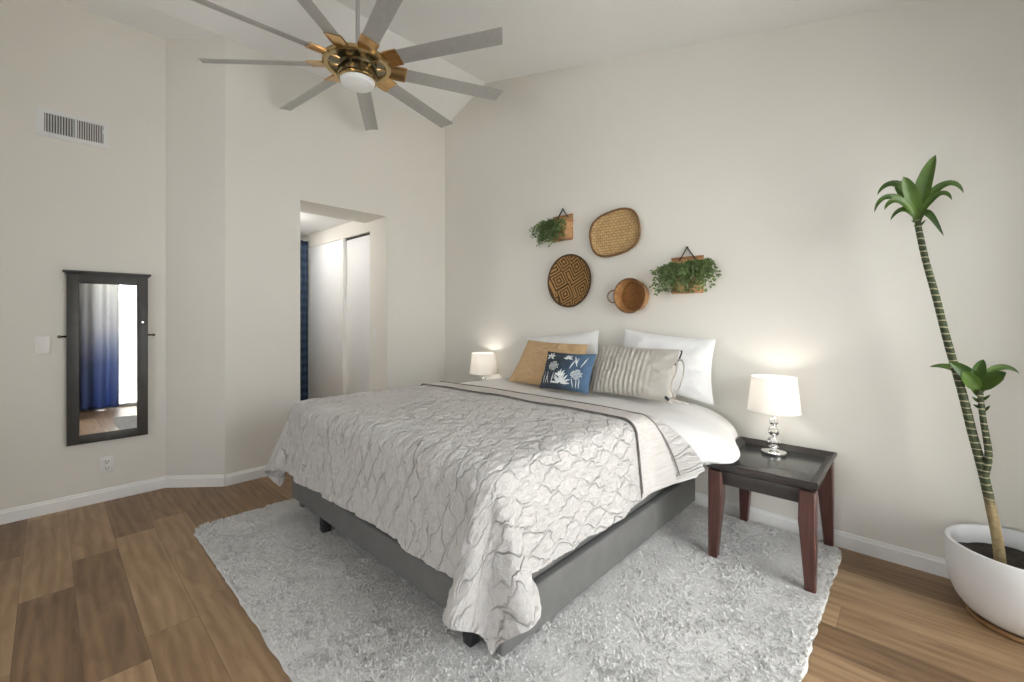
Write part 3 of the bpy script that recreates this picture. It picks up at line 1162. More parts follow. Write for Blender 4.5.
def print_shapes():
    mb = MB()

    def blade(s0, t0, ang, ln, wd, bend=0.0):
        k = 9
        q = np.linspace(0, 1, k)
        aa = ang + bend * q
        cs = s0 + np.cumsum(np.cos(aa)) * ln / k * 0.66
        ct = t0 + np.cumsum(np.sin(aa)) * ln / k
        ww = wd * np.sin(PI * np.clip(q * 0.92 + 0.06, 0, 1)) ** 0.8
        nx, ny = -np.sin(aa) * 0.66, np.cos(aa)
        Sg = np.stack([cs - nx * ww, cs, cs + nx * ww], 1)
        Tg = np.stack([ct - ny * ww, ct, ct + ny * ww], 1)
        if np.abs(Sg).max() > 0.93 or np.abs(Tg).max() > 0.93:
            Sg, Tg = np.clip(Sg, -0.93, 0.93), np.clip(Tg, -0.93, 0.93)
        mb.grid(surf(Sg, Tg))

    def fan(s, t, n, a0, a1, ln, wd):
        for a in np.linspace(a0, a1, n):
            blade(s, t, a, ln * (0.85 + 0.3 * random.random()), wd, random.uniform(-0.3, 0.3))
    fan(-0.05, -0.72, 9, 0.2, PI - 0.2, 0.62, 0.05)
    fan(-0.10, -0.35, 5, 0.5, PI - 0.5, 0.36, 0.05)
    fan(-0.72, 0.66, 6, -0.4, PI + 0.4, 0.30, 0.045)
    fan(0.06, 0.60, 6, 0.1, PI - 0.1, 0.28, 0.04)
    for s, a in ((-0.80, 1.5), (-0.70, 1.35), (-0.55, 1.75), (-0.46, 1.25)):
        blade(s, -0.85, a, 0.75, 0.022, 0.25)
    for s, a in ((0.45, 1.7), (0.55, 1.45), (0.64, 1.35)):
        blade(s, -0.9, a, 0.55, 0.028, 0.2)
    for s, t, a, l in ((0.50, 0.15, 2.0, 0.7), (0.60, 0.12, 1.1, 0.75), (0.22, 0.0, 1.25, 0.65), (0.45, 0.3, 1.57, 0.4)):
        blade(s, t, a, l, 0.032, random.uniform(-0.2, 0.2))
    # dotted seed heads
    for cs, ct in ((-0.50, 0.18), (0.52, -0.18)):
        for i in range(-3, 4):
            for j in range(-3, 4):
                if i * i + j * j <= 11:
                    s, t = cs + i * 0.062 + (j % 2) * 0.03, ct + j * 0.072
                    Sg = s + np.array([[-1, -1], [1, 1]]) * 0.021
                    Tg = t + np.array([[-1, 1], [-1, 1]]) * 0.026
                    mb.grid(surf(Sg, Tg))
    p = obj('leaf_print', mb, 'print_white', np_, sharp=None)
    p['label'] = 'white printed leaves and seed heads'


print_shapes()


# ------------------------------------------------------------------ night tables
def night_table(label, loc, group):
    r = thing('night_table', label, 'table', (0, 0, 0), group)
    wx, wy = 0.265, 0.335                # half size of the tray
    # flared tray rim
    def ring(hx, hy, z):
        return [(-hx, -hy, z), (hx, -hy, z), (hx, hy, z), (-hx, hy, z)]
    prof = [(0.030, 0.512), (0.012, 0.526), (0.002, 0.548), (0.0, 0.564), (0.004, 0.567), (0.010, 0.567), (0.046, 0.540), (0.050, 0.530)]
    P = np.array([ring(wx - i, wy - i, z) for i, z in prof])
    mb = MB().grid(P, cv=True)
    mb.f.append([0, 3, 2, 1])
    obj('tray_rim', mb, 'espresso', r, smooth=False)
    obj('tray_panel', MB().box(-wx + 0.045, wx - 0.045, -wy + 0.045, wy - 0.045, 0.514, 0.5445 - 0.008, 0.002), 'tray', r)
    ax, ay = wx - 0.045, wy - 0.045
    for a in ((-ax, ax, -ay, -ay + 0.022), (-ax, ax, ay - 0.022, ay), (-ax, -ax + 0.022, -ay, ay), (ax - 0.022, ax, -ay, ay)):
        obj('apron', MB().box(a[0], a[1], a[2], a[3], 0.435, 0.511, 0.003), 'espresso', r)
    for sx in (-1, 1):
        for sy in (-1, 1):
            cx, cy = sx * (wx - 0.046), sy * (wy - 0.046)
            secs = [(0.024, 0.046, 0.0), (0.20, 0.060, 0.0), (0.36, 0.074, 0.0), (0.512, 0.070, 0.0)]
            rows = []
            for z, w, _ in secs:
                x0, y0 = cx + sx * 0.033, cy + sy * 0.033        # outer faces stay straight
                xs, ys = sorted((x0, x0 - sx * w)), sorted((y0, y0 - sy * w))
                c = 0.006
                rows.append([(xs[0] + c, ys[0], z), (xs[1] - c, ys[0], z), (xs[1], ys[0] + c, z), (xs[1], ys[1] - c, z),
                             (xs[1] - c, ys[1], z), (xs[0] + c, ys[1], z), (xs[0], ys[1] - c, z), (xs[0], ys[0] + c, z)])
            mb = MB().grid(np.array(rows), cv=True)
            mb.f.append(list(range(8))[::-1])
            mb.f.append([24 + i for i in range(8)])
            obj('leg', mb, 'lit_leg', r, sharp=30)
    r.location = loc
    return r


nt = night_table('dark wooden tray-topped table right of the bed, under the crystal lamp', (-0.612, 2.865, 0), None)
nt2 = copy_tree(nt)
nt2.location = (-3.437, 2.865, 0)
nt['group'] = nt2['group'] = 'bedside tray tables'
nt2['label'] = 'dark wooden tray-topped table left of the bed, almost hidden under the far lamp'


# ------------------------------------------------------------------ lamps
def table_lamp(label, loc):
    r = thing('table_lamp', label, 'lamp', (0, 0, 0))
    obj('base', MB().lathe([(0.0001, 0.0), (0.066, 0.0), (0.068, 0.006), (0.068, 0.014), (0.062, 0.019), (0.02, 0.023), (0.016, 0.028), (0.0001, 0.028)], 40), 'chrome', r)
    z = 0.030
    for rad in (0.037, 0.031, 0.026):
        obj('crystal_ball', MB().sphere((0, 0, z + rad), rad, 28, 18), 'crystal', r, sharp=None)
        z += 2 * rad
        obj('collar', MB().lathe([(0.0001, z - 0.002), (0.010, z - 0.002), (0.010, z + 0.003), (0.0001, z + 0.003)], 20), 'chrome', r)
        z += 0.002
    obj('stem', MB().lathe([(0.0001, z), (0.008, z), (0.008, 0.34), (0.0001, 0.34)], 16), 'chrome', r)
    zb, zt = 0.258, 0.468
    rb, rt = 0.143, 0.120
    t = 0.0015
    sh = obj('lamp_shade', MB().lathe([(rb, zb), (rt, zt), (rt - t, zt), (rb - t, zb), (rb, zb)], 56), 'shade', r)
    for rr, zz in ((rb, zb + 0.002), (rt, zt - 0.002)):
        a = np.linspace(0, 2 * PI, 57)
        obj('shade_binding', MB().tube(np.stack([rr * np.cos(a), rr * np.sin(a), np.full(57, zz)], -1), 0.0028, 6, cap=False), 'shade', sh)
    mb = MB()
    for k in range(3):
        a = k * 2 * PI / 3
        mb.tube([(0.01 * math.cos(a), 0.01 * math.sin(a), 0.335), ((rb - 0.006) * math.cos(a), (rb - 0.006) * math.sin(a), 0.30)], 0.0015, 6)
    obj('shade_spider', mb, 'chrome', r)
    bp = [(0.0001, 0.34), (0.012, 0.342), (0.014, 0.356), (0.022, 0.375), (0.024, 0.392), (0.016, 0.410), (0.0001, 0.416)]
    obj('bulb', MB().lathe(bp, 20), 'bulb', r)
    r.location = loc
    return r


table_lamp('lit table lamp on stacked crystal balls, white shade, right of the bed', (-0.641, 3.03, 0.538))
lp = [o for o in bpy.data.objects if o.name == 'table_lamp'][0]
lp2 = copy_tree(lp)
lp2.location = (-3.288, 3.08, 0.538)
lp['group'] = lp2['group'] = 'bedside table lamps'
lp2['label'] = 'far lit table lamp with white shade behind the left side of the bed'

# ------------------------------------------------------------------ ceiling fan
FX, FY, FZ = -2.915, 1.505, 3.17
fan = thing('ceiling_fan', 'large ceiling fan with nine grey blades and a brass hub', 'ceiling fan', (FX, FY, FZ))
czf = RZ - SR * (FX - RX)


def wl(prof, n=48):
    return MB().lathe([(r, z + FZ) for r, z in prof], n, (FX, FY, 0))


obj('downrod', MB().tube([(FX, FY, FZ + 0.06), (FX, FY, czf - 0.03)], 0.0145, 16), 'nickel', fan)
obj('canopy', wl([(0.0001, czf - FZ - 0.085), (0.03, czf - FZ - 0.085), (0.055, czf - FZ - 0.07), (0.075, czf - FZ - 0.01), (0.078, czf - FZ + 0.02), (0.0001, czf - FZ + 0.02)]), 'nickel', fan)
obj('hub_ring', wl([(0.192, -0.010), (0.197, -0.018), (0.222, -0.020), (0.234, -0.010), (0.234, 0.014), (0.222, 0.022), (0.197, 0.020), (0.192, 0.010), (0.192, -0.010)]), 'brass', fan)
obj('motor_plate', wl([(0.0001, 0.012), (0.185, 0.012), (0.19, 0.006), (0.185, 0.0), (0.0001, 0.0)]), 'dark_brass', fan)
obj('motor_housing', wl([(0.0001, 0.085), (0.035, 0.085), (0.04, 0.07), (0.10, 0.055), (0.128, 0.03), (0.132, -0.01), (0.120, -0.022), (0.120, -0.045),
                         (0.136, -0.052), (0.136, -0.088), (0.124, -0.096), (0.0001, -0.096)]), 'dark_brass', fan)
obj('trim_band', wl([(0.124, -0.094), (0.131, -0.097), (0.131, -0.112), (0.120, -0.116), (0.116, -0.108)]), 'brass', fan)
obj('light_lens', wl([(0.118, -0.110), (0.118, -0.122), (0.108, -0.142), (0.08, -0.156), (0.04, -0.163), (0.0001, -0.165)]), 'lens', fan)
PITCH = math.radians(17)


def rot_pitch(P):
    P = np.asarray(P, float)
    y, z = P[..., 1].copy(), P[..., 2].copy()
    P[..., 1] = y * math.cos(PITCH) + z * math.sin(PITCH)
    P[..., 2] = -y * math.sin(PITCH) + z * math.cos(PITCH)
    return P


def blade_mesh():
    n, m = 26, 9
    mb = MB()
    xs = np.linspace(0.30, 1.105, n)
    ys = np.linspace(-1, 1, m)
    Xg, Yg = np.meshgrid(xs, ys, indexing='ij')
    w = 0.056 + 0.004 * (Xg - 0.3)
    X2 = Xg - (Xg > 1.03) * 0 - np.clip((Xg - 0.97) / 0.12, 0, 1) * 0.035 * (Yg + 1) / 2
    cam_ = 0.008 * (1 - Yg ** 2)
    th = 0.0035 * np.sqrt(np.clip(1 - Yg ** 2, 0, 1)) + 0.0006
    top = rot_pitch(np.stack([X2, Yg * w, cam_ + th], -1))
    bot = rot_pitch(np.stack([X2, Yg * w, cam_ - th], -1))
    loop = np.concatenate([top, bot[:, ::-1]], 1)
    mb.grid(loop, cv=True)
    k = loop.shape[1]
    mb.f.append(list(range(k)))
    mb.f.append([(n - 1) * k + i for i in reversed(range(k))])
    return mb


def holder_mesh():
    mb = MB()
    # sleeve wrapping the blade root
    n, m = 8, 9
    xs = np.array([0.222, 0.232, 0.25, 0.28, 0.31, 0.335, 0.34, 0.34])
    hw = np.array([0.050, 0.058, 0.061, 0.062, 0.062, 0.0625, 0.0615, 0.059])
    ht = np.array([0.010, 0.013, 0.013, 0.012, 0.011, 0.0105, 0.0095, 0.008])
    ys = np.linspace(-1, 1, m)
    X = np.repeat(xs[:, None], m, 1)
    Y = ys[None] * hw[:, None]
    c = 0.008 * (1 - ys[None] ** 2) * np.ones((n, 1))
    th = ht[:, None] * (1 - 0.55 * np.abs(ys[None]) ** 3)
    top = rot_pitch(np.stack([X, Y, c + th], -1))
    bot = rot_pitch(np.stack([X, Y, c - th], -1))
    loop = np.concatenate([top, bot[:, ::-1]], 1)
    mb.grid(loop, cv=True)
    k = loop.shape[1]
    mb.f.append(list(range(k)))
    mb.f.append([(n - 1) * k + i for i in reversed(range(k))])
    # arm to the motor
    mb.tube([(0.12, 0, 0.0), (0.17, 0, 0.006), (0.22, 0, 0.008)], [0.014, 0.012, 0.016], 10)
    return mb


ORG['__zero'] = (0, 0, 0)
b0 = obj('blade', blade_mesh(), 'nickel', None, sharp=40)
b0.parent = fan
h0 = obj('blade_holder', holder_mesh(), 'copper', None, sharp=40)
h0.parent = b0
for i in range(9):
    b = b0 if i == 0 else copy_tree(b0, fan)
    b.rotation_euler = (0, 0, math.radians(25.9 + 40 * i))

# ------------------------------------------------------------------ left wall: mirror, vent, switch, outlet
MF = -4.392                                                  # front of the mirror frame
mi = thing('wall_mirror', 'tall black-framed mirror cabinet with a ledge top, hung on the left wall', 'mirror', (XL, 0.31, 0.44))
y0, y1, z0, z1 = 0.086, 0.530, 0.458, 1.685
gy0, gy1, gz0, gz1 = 0.150, 0.464, 0.523, 1.618
mb = MB()
mb.box(XL + 0.002, MF, y0, gy0, z0, z1, 0.004).box(XL + 0.002, MF, gy1, y1, z0, z1, 0.004)
mb.box(XL + 0.002, MF, gy0 - 0.004, gy1 + 0.004, z0, gz0, 0.004).box(XL + 0.002, MF, gy0 - 0.004, gy1 + 0.004, gz1, z1, 0.004)
obj('frame', mb, 'black_wood', mi)
obj('top_ledge', MB().box(XL + 0.002, MF + 0.022, y0 - 0.022, y1 + 0.018, z1 + 0.008, z1 + 0.022, 0.004).box(XL + 0.002, MF + 0.010, y0 - 0.008, y1 + 0.008, z1 - 0.004, z1 + 0.010, 0.004), 'black_wood', mi)
mb = MB()
TL = 0.006                                                   # the glass leans back very slightly
mb.add([(MF - 0.010 + TL, gy0 - 0.004, gz0 - 0.004), (MF - 0.010 + TL, gy1 + 0.004, gz0 - 0.004), (MF - 0.010 - TL, gy1 + 0.004, gz1 + 0.004), (MF - 0.010 - TL, gy0 - 0.004, gz1 + 0.004),
        (MF - 0.022, gy0 - 0.004, gz0 - 0.004), (MF - 0.022, gy1 + 0.004, gz0 - 0.004), (MF - 0.022, gy1 + 0.004, gz1 + 0.004), (MF - 0.022, gy0 - 0.004, gz1 + 0.004)],
       [[0, 1, 2, 3], [7, 6, 5, 4], [0, 4, 5, 1], [1, 5, 6, 2], [2, 6, 7, 3], [3, 7, 4, 0]])
obj('mirror_glass', mb, 'mirror', mi, smooth=False)
rY = Matrix.Rotation(PI / 2, 4, 'Y')
mb = MB().lathe([(0.0001, 0), (0.008, 0), (0.008, 0.008), (0.005, 0.011), (0.0001, 0.011)], 16, (MF - 0.001, 0.497, 1.335), rY)
obj('lock', mb, 'chrome', mi)
for yy, s in ((y0, -1), (y1, 1)):
    mb = MB().tube([(XL + 0.004, yy + s * 0.002, 1.235), (XL + 0.02, yy + s * 0.03, 1.235), (XL + 0.03, yy + s * 0.032, 1.235)], 0.007, 8)
    mb.sphere((XL + 0.03, yy + s * 0.036, 1.235), 0.011, 12, 8)
    obj('hanging_peg', mb, 'dark_brass', mi)

ve = thing('air_vent', 'white wall air vent with two banks of upright slats, high on the left wall', 'vent', (XL, 0.12, 2.63))
y0, y1, z0, z1 = -0.065, 0.308, 2.634, 2.828
mb = MB()
mb.box(XL + 0.001, XL + 0.010, y0, y1, z0, z0 + 0.032, 0.003).box(XL + 0.001, XL + 0.010, y0, y1, z1 - 0.032, z1, 0.003)
mb.box(XL + 0.001, XL + 0.0098, y0 + 0.001, y0 + 0.042, z0 + 0.002, z1 - 0.002).box(XL + 0.001, XL + 0.0098, y1 - 0.030, y1 - 0.001, z0 + 0.002, z1 - 0.002)
mb.box(XL + 0.001, XL + 0.009, 0.126, 0.140, z0 + 0.03, z1 - 0.03, 0.002)
obj('vent_frame', mb, 'vent_white', ve)
obj('vent_shade_plate', MB().box(XL + 0.0005, XL + 0.002, y0 + 0.03, y1 - 0.02, z0 + 0.02, z1 - 0.02), 'vent_shade', ve, smooth=False)  # flat plate, its dark colour stands for the shade between the slats
for a, b, n, an in ((-0.023, 0.126, 11, 0.5), (0.140, 0.278, 11, -0.5)):
    mb = MB()
    for i in range(n):
        yc = a + (i + 0.5) * (b - a) / n
        M = Matrix.Translation((XL + 0.006, yc, 0)) @ Matrix.Rotation(an, 4, 'Z')
        mb.box(-0.004, 0.004, -0.0016, 0.0016, z0 + 0.03, z1 - 0.03, 0, M=M)
    obj('slats', mb, 'vent_white', ve, smooth=False)
obj('damper_lever', MB().box(XL + 0.008, XL + 0.016, 0.272, 0.277, 2.735, 2.765, 0.001), 'vent_white', ve)

sw = thing('light_switch', 'white rocker light switch on the left wall beside the mirror', 'switch', (XL, -0.03, 1.12))
obj('switch_plate', MB().box(XL, XL + 0.006, -0.067, 0.007, 1.120, 1.238, 0.003), 'white_plastic', sw)
obj('rocker', MB().box(XL + 0.005, XL + 0.010, -0.047, -0.013, 1.145, 1.213, 0.002), 'white_plastic', sw)
ou = thing('power_outlet', 'white double power outlet on the left wall below the mirror', 'outlet', (XL, 0.3, 0.2))
obj('outlet_plate', MB().box(XL, XL + 0.006, 0.258, 0.338, 0.205, 0.330, 0.003), 'white_plastic', ou)
for zc in (0.243, 0.291):
    s = obj('socket', MB().box(XL + 0.005, XL + 0.008, 0.280, 0.316, zc - 0.019, zc + 0.019, 0.003), 'white_plastic', ou)
    mb = MB()
    for yy in (0.290, 0.306):
        mb.box(XL + 0.0075, XL + 0.0085, yy - 0.0018, yy + 0.0018, zc - 0.001, zc + 0.011)
    mb.box(XL + 0.0075, XL + 0.0085, 0.295, 0.301, zc - 0.013, zc - 0.007)
    obj('slots', mb, 'dark_gap', s, smooth=False)

sw = thing('light_switch', 'small white light switch on the passage wall beside the closet', 'switch', (-4.372, HY1, 1.13))
obj('switch_plate', MB().box(-4.410, -4.335, HY1 - 0.006, HY1, 1.125, 1.243, 0.003), 'white_plastic', sw)
obj('rocker', MB().box(-4.389, -4.356, HY1 - 0.010, HY1 - 0.005, 1.15, 1.218, 0.002), 'white_plastic', sw)

# ------------------------------------------------------------------ passage: downlight and curtain
dl = thing('recessed_downlight', 'small round downlight in the passage ceiling', 'light', (-5.58, 2.0, HZ))
obj('trim_ring', MB().lathe([(0.05, HZ - 0.001), (0.052, HZ - 0.006), (0.075, HZ - 0.008), (0.082, HZ - 0.001)], 32, (-5.58, 2.0, 0)), 'chrome', dl)
obj('lens', MB().lathe([(0.0001, HZ - 0.003), (0.052, HZ - 0.003)], 32, (-5.58, 2.0, 0)), 'bulb', dl)


gl = thing('hall_fill_light', 'added glowing white globe out of view, to brighten the passage', 'light', (-5.15, 1.55, HZ))  # added out of view to brighten the passage
obj('mount', MB().lathe([(0.0001, HZ - 0.03), (0.06, HZ - 0.03), (0.065, HZ - 0.001), (0.0001, HZ - 0.001)], 32, (-5.15, 1.55, 0)), 'nickel', gl)
obj('globe', MB().sphere((-5.15, 1.55, HZ - 0.14), 0.11, 32, 18), 'globe', gl, sharp=None)


def curtain(name, label, mat, p0, p1, zb, zt, folds, amp, seed, rod_ext=0.1, axis=(1, 0), rod=True):
    r = thing(name, label, 'curtain', ((p0[0] + p1[0]) / 2, (p0[1] + p1[1]) / 2, zb))
    n, m = 160, 40
    s = np.linspace(0, 1, n)
    t = np.linspace(0, 1, m)
    S, T = np.meshgrid(s, t, indexing='ij')
    d = np.array(p1) - np.array(p0)
    ph = S * folds * 2 * PI + 1.2 * vnoise(S * folds * 0.6, T * 1.2, seed)
    off = amp * np.sin(ph) * (0.65 + 0.35 * (1 - T)) + amp * 0.4 * vnoise(S * folds, T * 2.5, seed + 1)
    X = p0[0] + d[0] * S + axis[0] * off
    Y = p0[1] + d[1] * S + axis[1] * off
    Z = zb + (zt - zb) * T
    P = np.stack([X, Y, Z], -1)
    o = obj('curtain_panel', MB().grid(P), mat, r, sharp=None)
    md = o.modifiers.new('thickness', 'SOLIDIFY')
    md.thickness = 0.003
    if rod:
        e = d / np.linalg.norm(d) * rod_ext
        mb = MB().tube([(p0[0] - e[0], p0[1] - e[1], zt + 0.0), (p1[0] + e[0], p1[1] + e[1], zt + 0.0)], 0.011, 12)
        obj('curtain_rod', mb, 'nickel', r)
    return r


curtain('curtain', 'dark blue plaid curtain at the end of the passage', 'plaid', (-6.10, 1.50), (-6.10, 2.425), 0.03, 2.43, 8, 0.025, 4, 0.02)
curtain('curtain', 'grey to blue ombre curtain by the glass door, seen in the mirror', 'ombre', (XR - 0.09, -0.05), (XR - 0.09, 0.80), 0.03, 2.3, 5, 0.045, 9, 0.05)

# ------------------------------------------------------------------ wall baskets
rX = Matrix.Rotation(PI / 2, 4, 'X')                        # lathe axis +z -> -y (towards the room)
bc = (-2.289, YH - 0.002, 1.704)
prof = [(0.0001, 0.004), (0.10, 0.006), (0.18, 0.018), (0.226, 0.040), (0.236, 0.047), (0.240, 0.042), (0.236, 0.034), (0.19, 0.010), (0.10, 0.0), (0.0001, 0.0)]
o = obj('wall_basket', MB().lathe(prof, 72, bc, rX), 'labyrinth', origin=bc, sharp=60)
tag(o, 'round dark brown wall basket woven in a golden maze pattern', 'basket', None)

bc = (-1.832, YH - 0.002, 2.072)
sq = thing('wall_basket', 'squarish tan plaited wall tray with a brown rim, topmost between the two planters', 'basket', bc)
ra = math.radians(9)


def superring(hx, hz, y, n=72, p=2.7):
    a = np.arange(n) / n * 2 * PI
    x = hx * np.sign(np.cos(a)) * np.abs(np.cos(a)) ** (2 / p)
    z = hz * np.sign(np.sin(a)) * np.abs(np.sin(a)) ** (2 / p)
    return np.stack([bc[0] + x * math.cos(ra) - z * math.sin(ra), np.full(n, bc[1] - y), bc[2] + x * math.sin(ra) + z * math.cos(ra)], -1)


rings = [superring(k * 0.222, k * 0.176, y) for k, y in ((0.001, 0.006), (0.3, 0.006), (0.6, 0.008), (0.82, 0.014), (0.93, 0.026), (1.0, 0.040), (1.02, 0.036), (0.95, 0.018), (0.6, 0.0), (0.001, 0.0))]
obj('woven_tray', MB().grid(np.array(rings), cv=True), 'mat_weave', sq, sharp=None)
rp_ = superring(0.227, 0.181, 0.041, 96)
rp_ = np.vstack([rp_, rp_[:1]])
obj('rim', MB().tube(rp_, 0.0095, 8, cap=False), 'rattan', sq)

bc3 = (-1.662, YH - 0.002, 1.545)
pn = thing('wall_basket', 'small deep brown wall basket with one loop handle, lowest of the group', 'basket', bc3)
prof = [(0.112, 0.006), (0.126, 0.098), (0.132, 0.104), (0.138, 0.100), (0.122, 0.004), (0.114, 0.0), (0.112, 0.006)]
obj('basket_wall', MB().lathe(prof, 56, bc3, rX), 'tan_weave', pn, sharp=50)
obj('basket_floor', MB().lathe([(0.0001, 0.008), (0.113, 0.008), (0.113, 0.001), (0.0001, 0.001)], 56, bc3, rX), 'brown_weave', pn, sharp=50)
a = np.linspace(0, 2 * PI, 57)
mb = MB()
mb.tube(np.stack([bc3[0] + 0.134 * np.cos(a), np.full(57, bc3[1] - 0.102), bc3[2] + 0.134 * np.sin(a)], -1), 0.0065, 8, cap=False)
obj('rim', mb, 'rattan', pn)
mb = MB().tube(spline([(bc3[0] - 0.128, bc3[1] - 0.075, bc3[2] + 0.048), (bc3[0] - 0.17, bc3[1] - 0.075, bc3[2] + 0.046), (bc3[0] - 0.205, bc3[1] - 0.075, bc3[2] + 0.015),
                       (bc3[0] - 0.200, bc3[1] - 0.075, bc3[2] - 0.025), (bc3[0] - 0.165, bc3[1] - 0.075, bc3[2] - 0.05), (bc3[0] - 0.125, bc3[1] - 0.075, bc3[2] - 0.048)], 40), 0.0055, 8)
obj('handle', mb, 'rattan', pn)


# ------------------------------------------------------------------ hanging planters
def leaf_quad(mb, p, d, nrm, ln, wd):
    d = d / (np.linalg.norm(d) + 1e-9)
    s = np.cross(d, nrm)
    s /= np.linalg.norm(s) + 1e-9
    nn = np.cross(s, d)
    a = p + d * ln * 0.45
    mb.add([p, a + s * wd + nn * wd * 0.35, p + d * ln, a - s * wd + nn * wd * 0.35, a], [[0, 1, 4], [1, 2, 4], [2, 3, 4], [3, 0, 4]])


def planter(label, cx, zb, zt, w, stems, seed, cz_strap):
    rnd = random.Random(seed)
    r = thing('hanging_planter', label, 'planter', (cx, YH, zb))
    yb = YH - 0.004
    # half-oval pocket: flat back, bulging front
    n = 25
    rows = []
    for k, (f, z) in enumerate(((0.86, zb), (0.92, zb + 0.05), (1.0, zb + 0.14), (1.02, zt - 0.06), (0.97, zt - 0.06), (0.88, zb + 0.05), (0.82, zb + 0.012))):
        a = np.linspace(0, PI, n)
        d = 0.095 if k < 4 else 0.088
        rows.append(np.stack([cx - w / 2 * f * np.cos(a), yb - 0.006 - d * np.sin(a) ** 0.8 * f, np.full(n, z)], -1))
    mb = MB().grid(np.array(rows))
    base = mb.n
    mb.add(rows[0], [list(range(n))])
    mb.add(rows[-1], [list(range(n))[::-1]])
    mb.box(cx - w / 2, cx + w / 2, yb - 0.008, yb, zb, zt, 0.003)
    obj('woven_pocket', mb, 'pocket_weave', r, sharp=50)
    obj('bottom_rim', MB().tube(rows[0] + np.array([0, -0.001, 0.008]), 0.010, 8), 'pocket', r)
    obj('mouth_rim', MB().tube(rows[3] + np.array([0, -0.001, 0]), 0.007, 8), 'pocket', r)
    obj('back_rim', MB().tube([(cx - w / 2, yb - 0.008, zt), (cx + w / 2, yb - 0.008, zt)], 0.007, 8), 'pocket', r)
    mb = MB()
    a, b, c = (cx - 0.055, yb - 0.014, zt - 0.02), (cx + 0.0, yb - 0.010, cz_strap), (cx + 0.065, yb - 0.014, zt - 0.02)
    for p, q in ((a, b), (b, c)):
        mb.tube([p, q], 0.0085, 8, flat=0.5)
    mb.sphere((cx, yb - 0.008, cz_strap), 0.009, 12, 8)
    obj('strap', mb, 'strap', r)
    mb = MB()
    for (x0, dx, dz, dyy, ln, drp) in stems(rnd):
        p0 = np.array([x0, yb - rnd.uniform(0.02, 0.08), zt - 0.07])
        p1 = p0 + np.array([dx * 0.45, -dyy * 0.6, dz])
        p2 = p0 + np.array([dx, -dyy, dz * 0.6 - drp])
        pts = bez((p0, p1, p2), 12)
        pts[:, 1] = np.minimum(pts[:, 1], yb - 0.012)
        mb.tube(pts, 0.0012, 4, cap=False)
        for i in range(2, 12):
            t = pts[min(i + 1, 11)] - pts[i - 1]
            for sgn in (-1, 1):
                side = np.array([rnd.uniform(-1, 1), rnd.uniform(-1, 0.4), rnd.uniform(-0.8, 0.8)])
                d = t / (np.linalg.norm(t) + 1e-9) * 0.5 + sgn * side * 0.8
                q = pts[i] + d * 0.004
                e = q + d / np.linalg.norm(d) * 0.03
                if e[1] > yb - 0.006:
                    d[1] = -abs(d[1]) - 0.2
                leaf_quad(mb, q, d, np.array([rnd.uniform(-.5, .5), -1, rnd.uniform(-.2, .9)]), rnd.uniform(0.020, 0.034), rnd.uniform(0.006, 0.010))
    obj('foliage', mb, 'ivy', r, smooth=False)


def stems_right(rnd):
    out = []
    for i in range(105):
        x0 = -1.225 + rnd.uniform(-0.11, 0.12)
        k = (x0 + 1.222) / 0.11
        out.append((x0, k * 0.07 + rnd.uniform(-0.07, 0.07), rnd.uniform(0.0, 0.05), rnd.uniform(0.05, 0.14), 0, rnd.uniform(0.03, 0.20)))
    for i in range(9):
        out.append((-1.18 + rnd.uniform(0, 0.05), rnd.uniform(0.08, 0.15), rnd.uniform(0.03, 0.07), rnd.uniform(0.03, 0.08), 0, rnd.uniform(0.08, 0.16)))
        out.append((-1.29 - rnd.uniform(0, 0.05), -rnd.uniform(0.02, 0.07), rnd.uniform(0.02, 0.06), rnd.uniform(0.03, 0.08), 0, rnd.uniform(0.05, 0.19)))
    return out


def stems_left(rnd):
    out = []
    for i in range(80):
        x0 = -2.375 + rnd.uniform(-0.10, 0.07)
        out.append((x0, rnd.uniform(-0.20, 0.03), rnd.uniform(0.0, 0.06), rnd.uniform(0.03, 0.12), 0, rnd.uniform(0.03, 0.20)))
    for i in range(14):
        out.append((-2.44 + rnd.uniform(0, 0.05), -rnd.uniform(0.12, 0.25), rnd.uniform(0.03, 0.08), rnd.uniform(0.02, 0.06), 0, rnd.uniform(0.08, 0.19)))
    return out


planter('woven wall planter with trailing leaves spilling left, left of the tan tray', -2.375, 2.078, 2.305, 0.22, stems_left, 5, 2.368)
planter('woven wall planter with bushy leaves, hung right of the other wall baskets', -1.242, 1.550, 1.815, 0.235, stems_right, 6, 1.888)

# ------------------------------------------------------------------ potted dracaena
PX, PY = 0.345, 2.95
o = obj('plant_saucer', MB().lathe([(0.0001, 0.001), (0.165, 0.001), (0.178, 0.006), (0.180, 0.022), (0.174, 0.024), (0.168, 0.014), (0.0001, 0.014)], 56, (PX, PY, 0)), 'saucer', origin=(PX, PY, 0))
tag(o, 'round wooden saucer under the white plant pot', 'saucer')
pl = thing('potted_dracaena', 'tall leaning dracaena with two leafy crowns in a wide white pot', 'potted plant', (PX, PY, 0.015))
prof = [(0.0001, 0.016), (0.125, 0.016), (0.160, 0.024), (0.190, 0.045), (0.218, 0.085), (0.236, 0.135), (0.246, 0.20), (0.250, 0.27), (0.2505, 0.325), (0.247, 0.336),
        (0.237, 0.338), (0.231, 0.330), (0.229, 0.27), (0.222, 0.20), (0.0001, 0.20)]
obj('pot', MB().lathe(prof, 72, (PX, PY, 0)), 'pot', pl, sharp=50)
n, m = 40, 14
aa = np.arange(n) / n * 2 * PI
rr = np.linspace(0.0005, 0.228, m)
A, R_ = np.meshgrid(aa, rr, indexing='ij')
X, Y = PX + R_ * np.cos(A), PY + R_ * np.sin(A)
Z = 0.255 + 0.012 * vnoise(X * 40, Y * 40, 3) + 0.010 * vnoise(X * 15, Y * 15, 4)
obj('soil', MB().grid(np.stack([X, Y, Z], -1), cu=True), 'soil', pl, sharp=None)
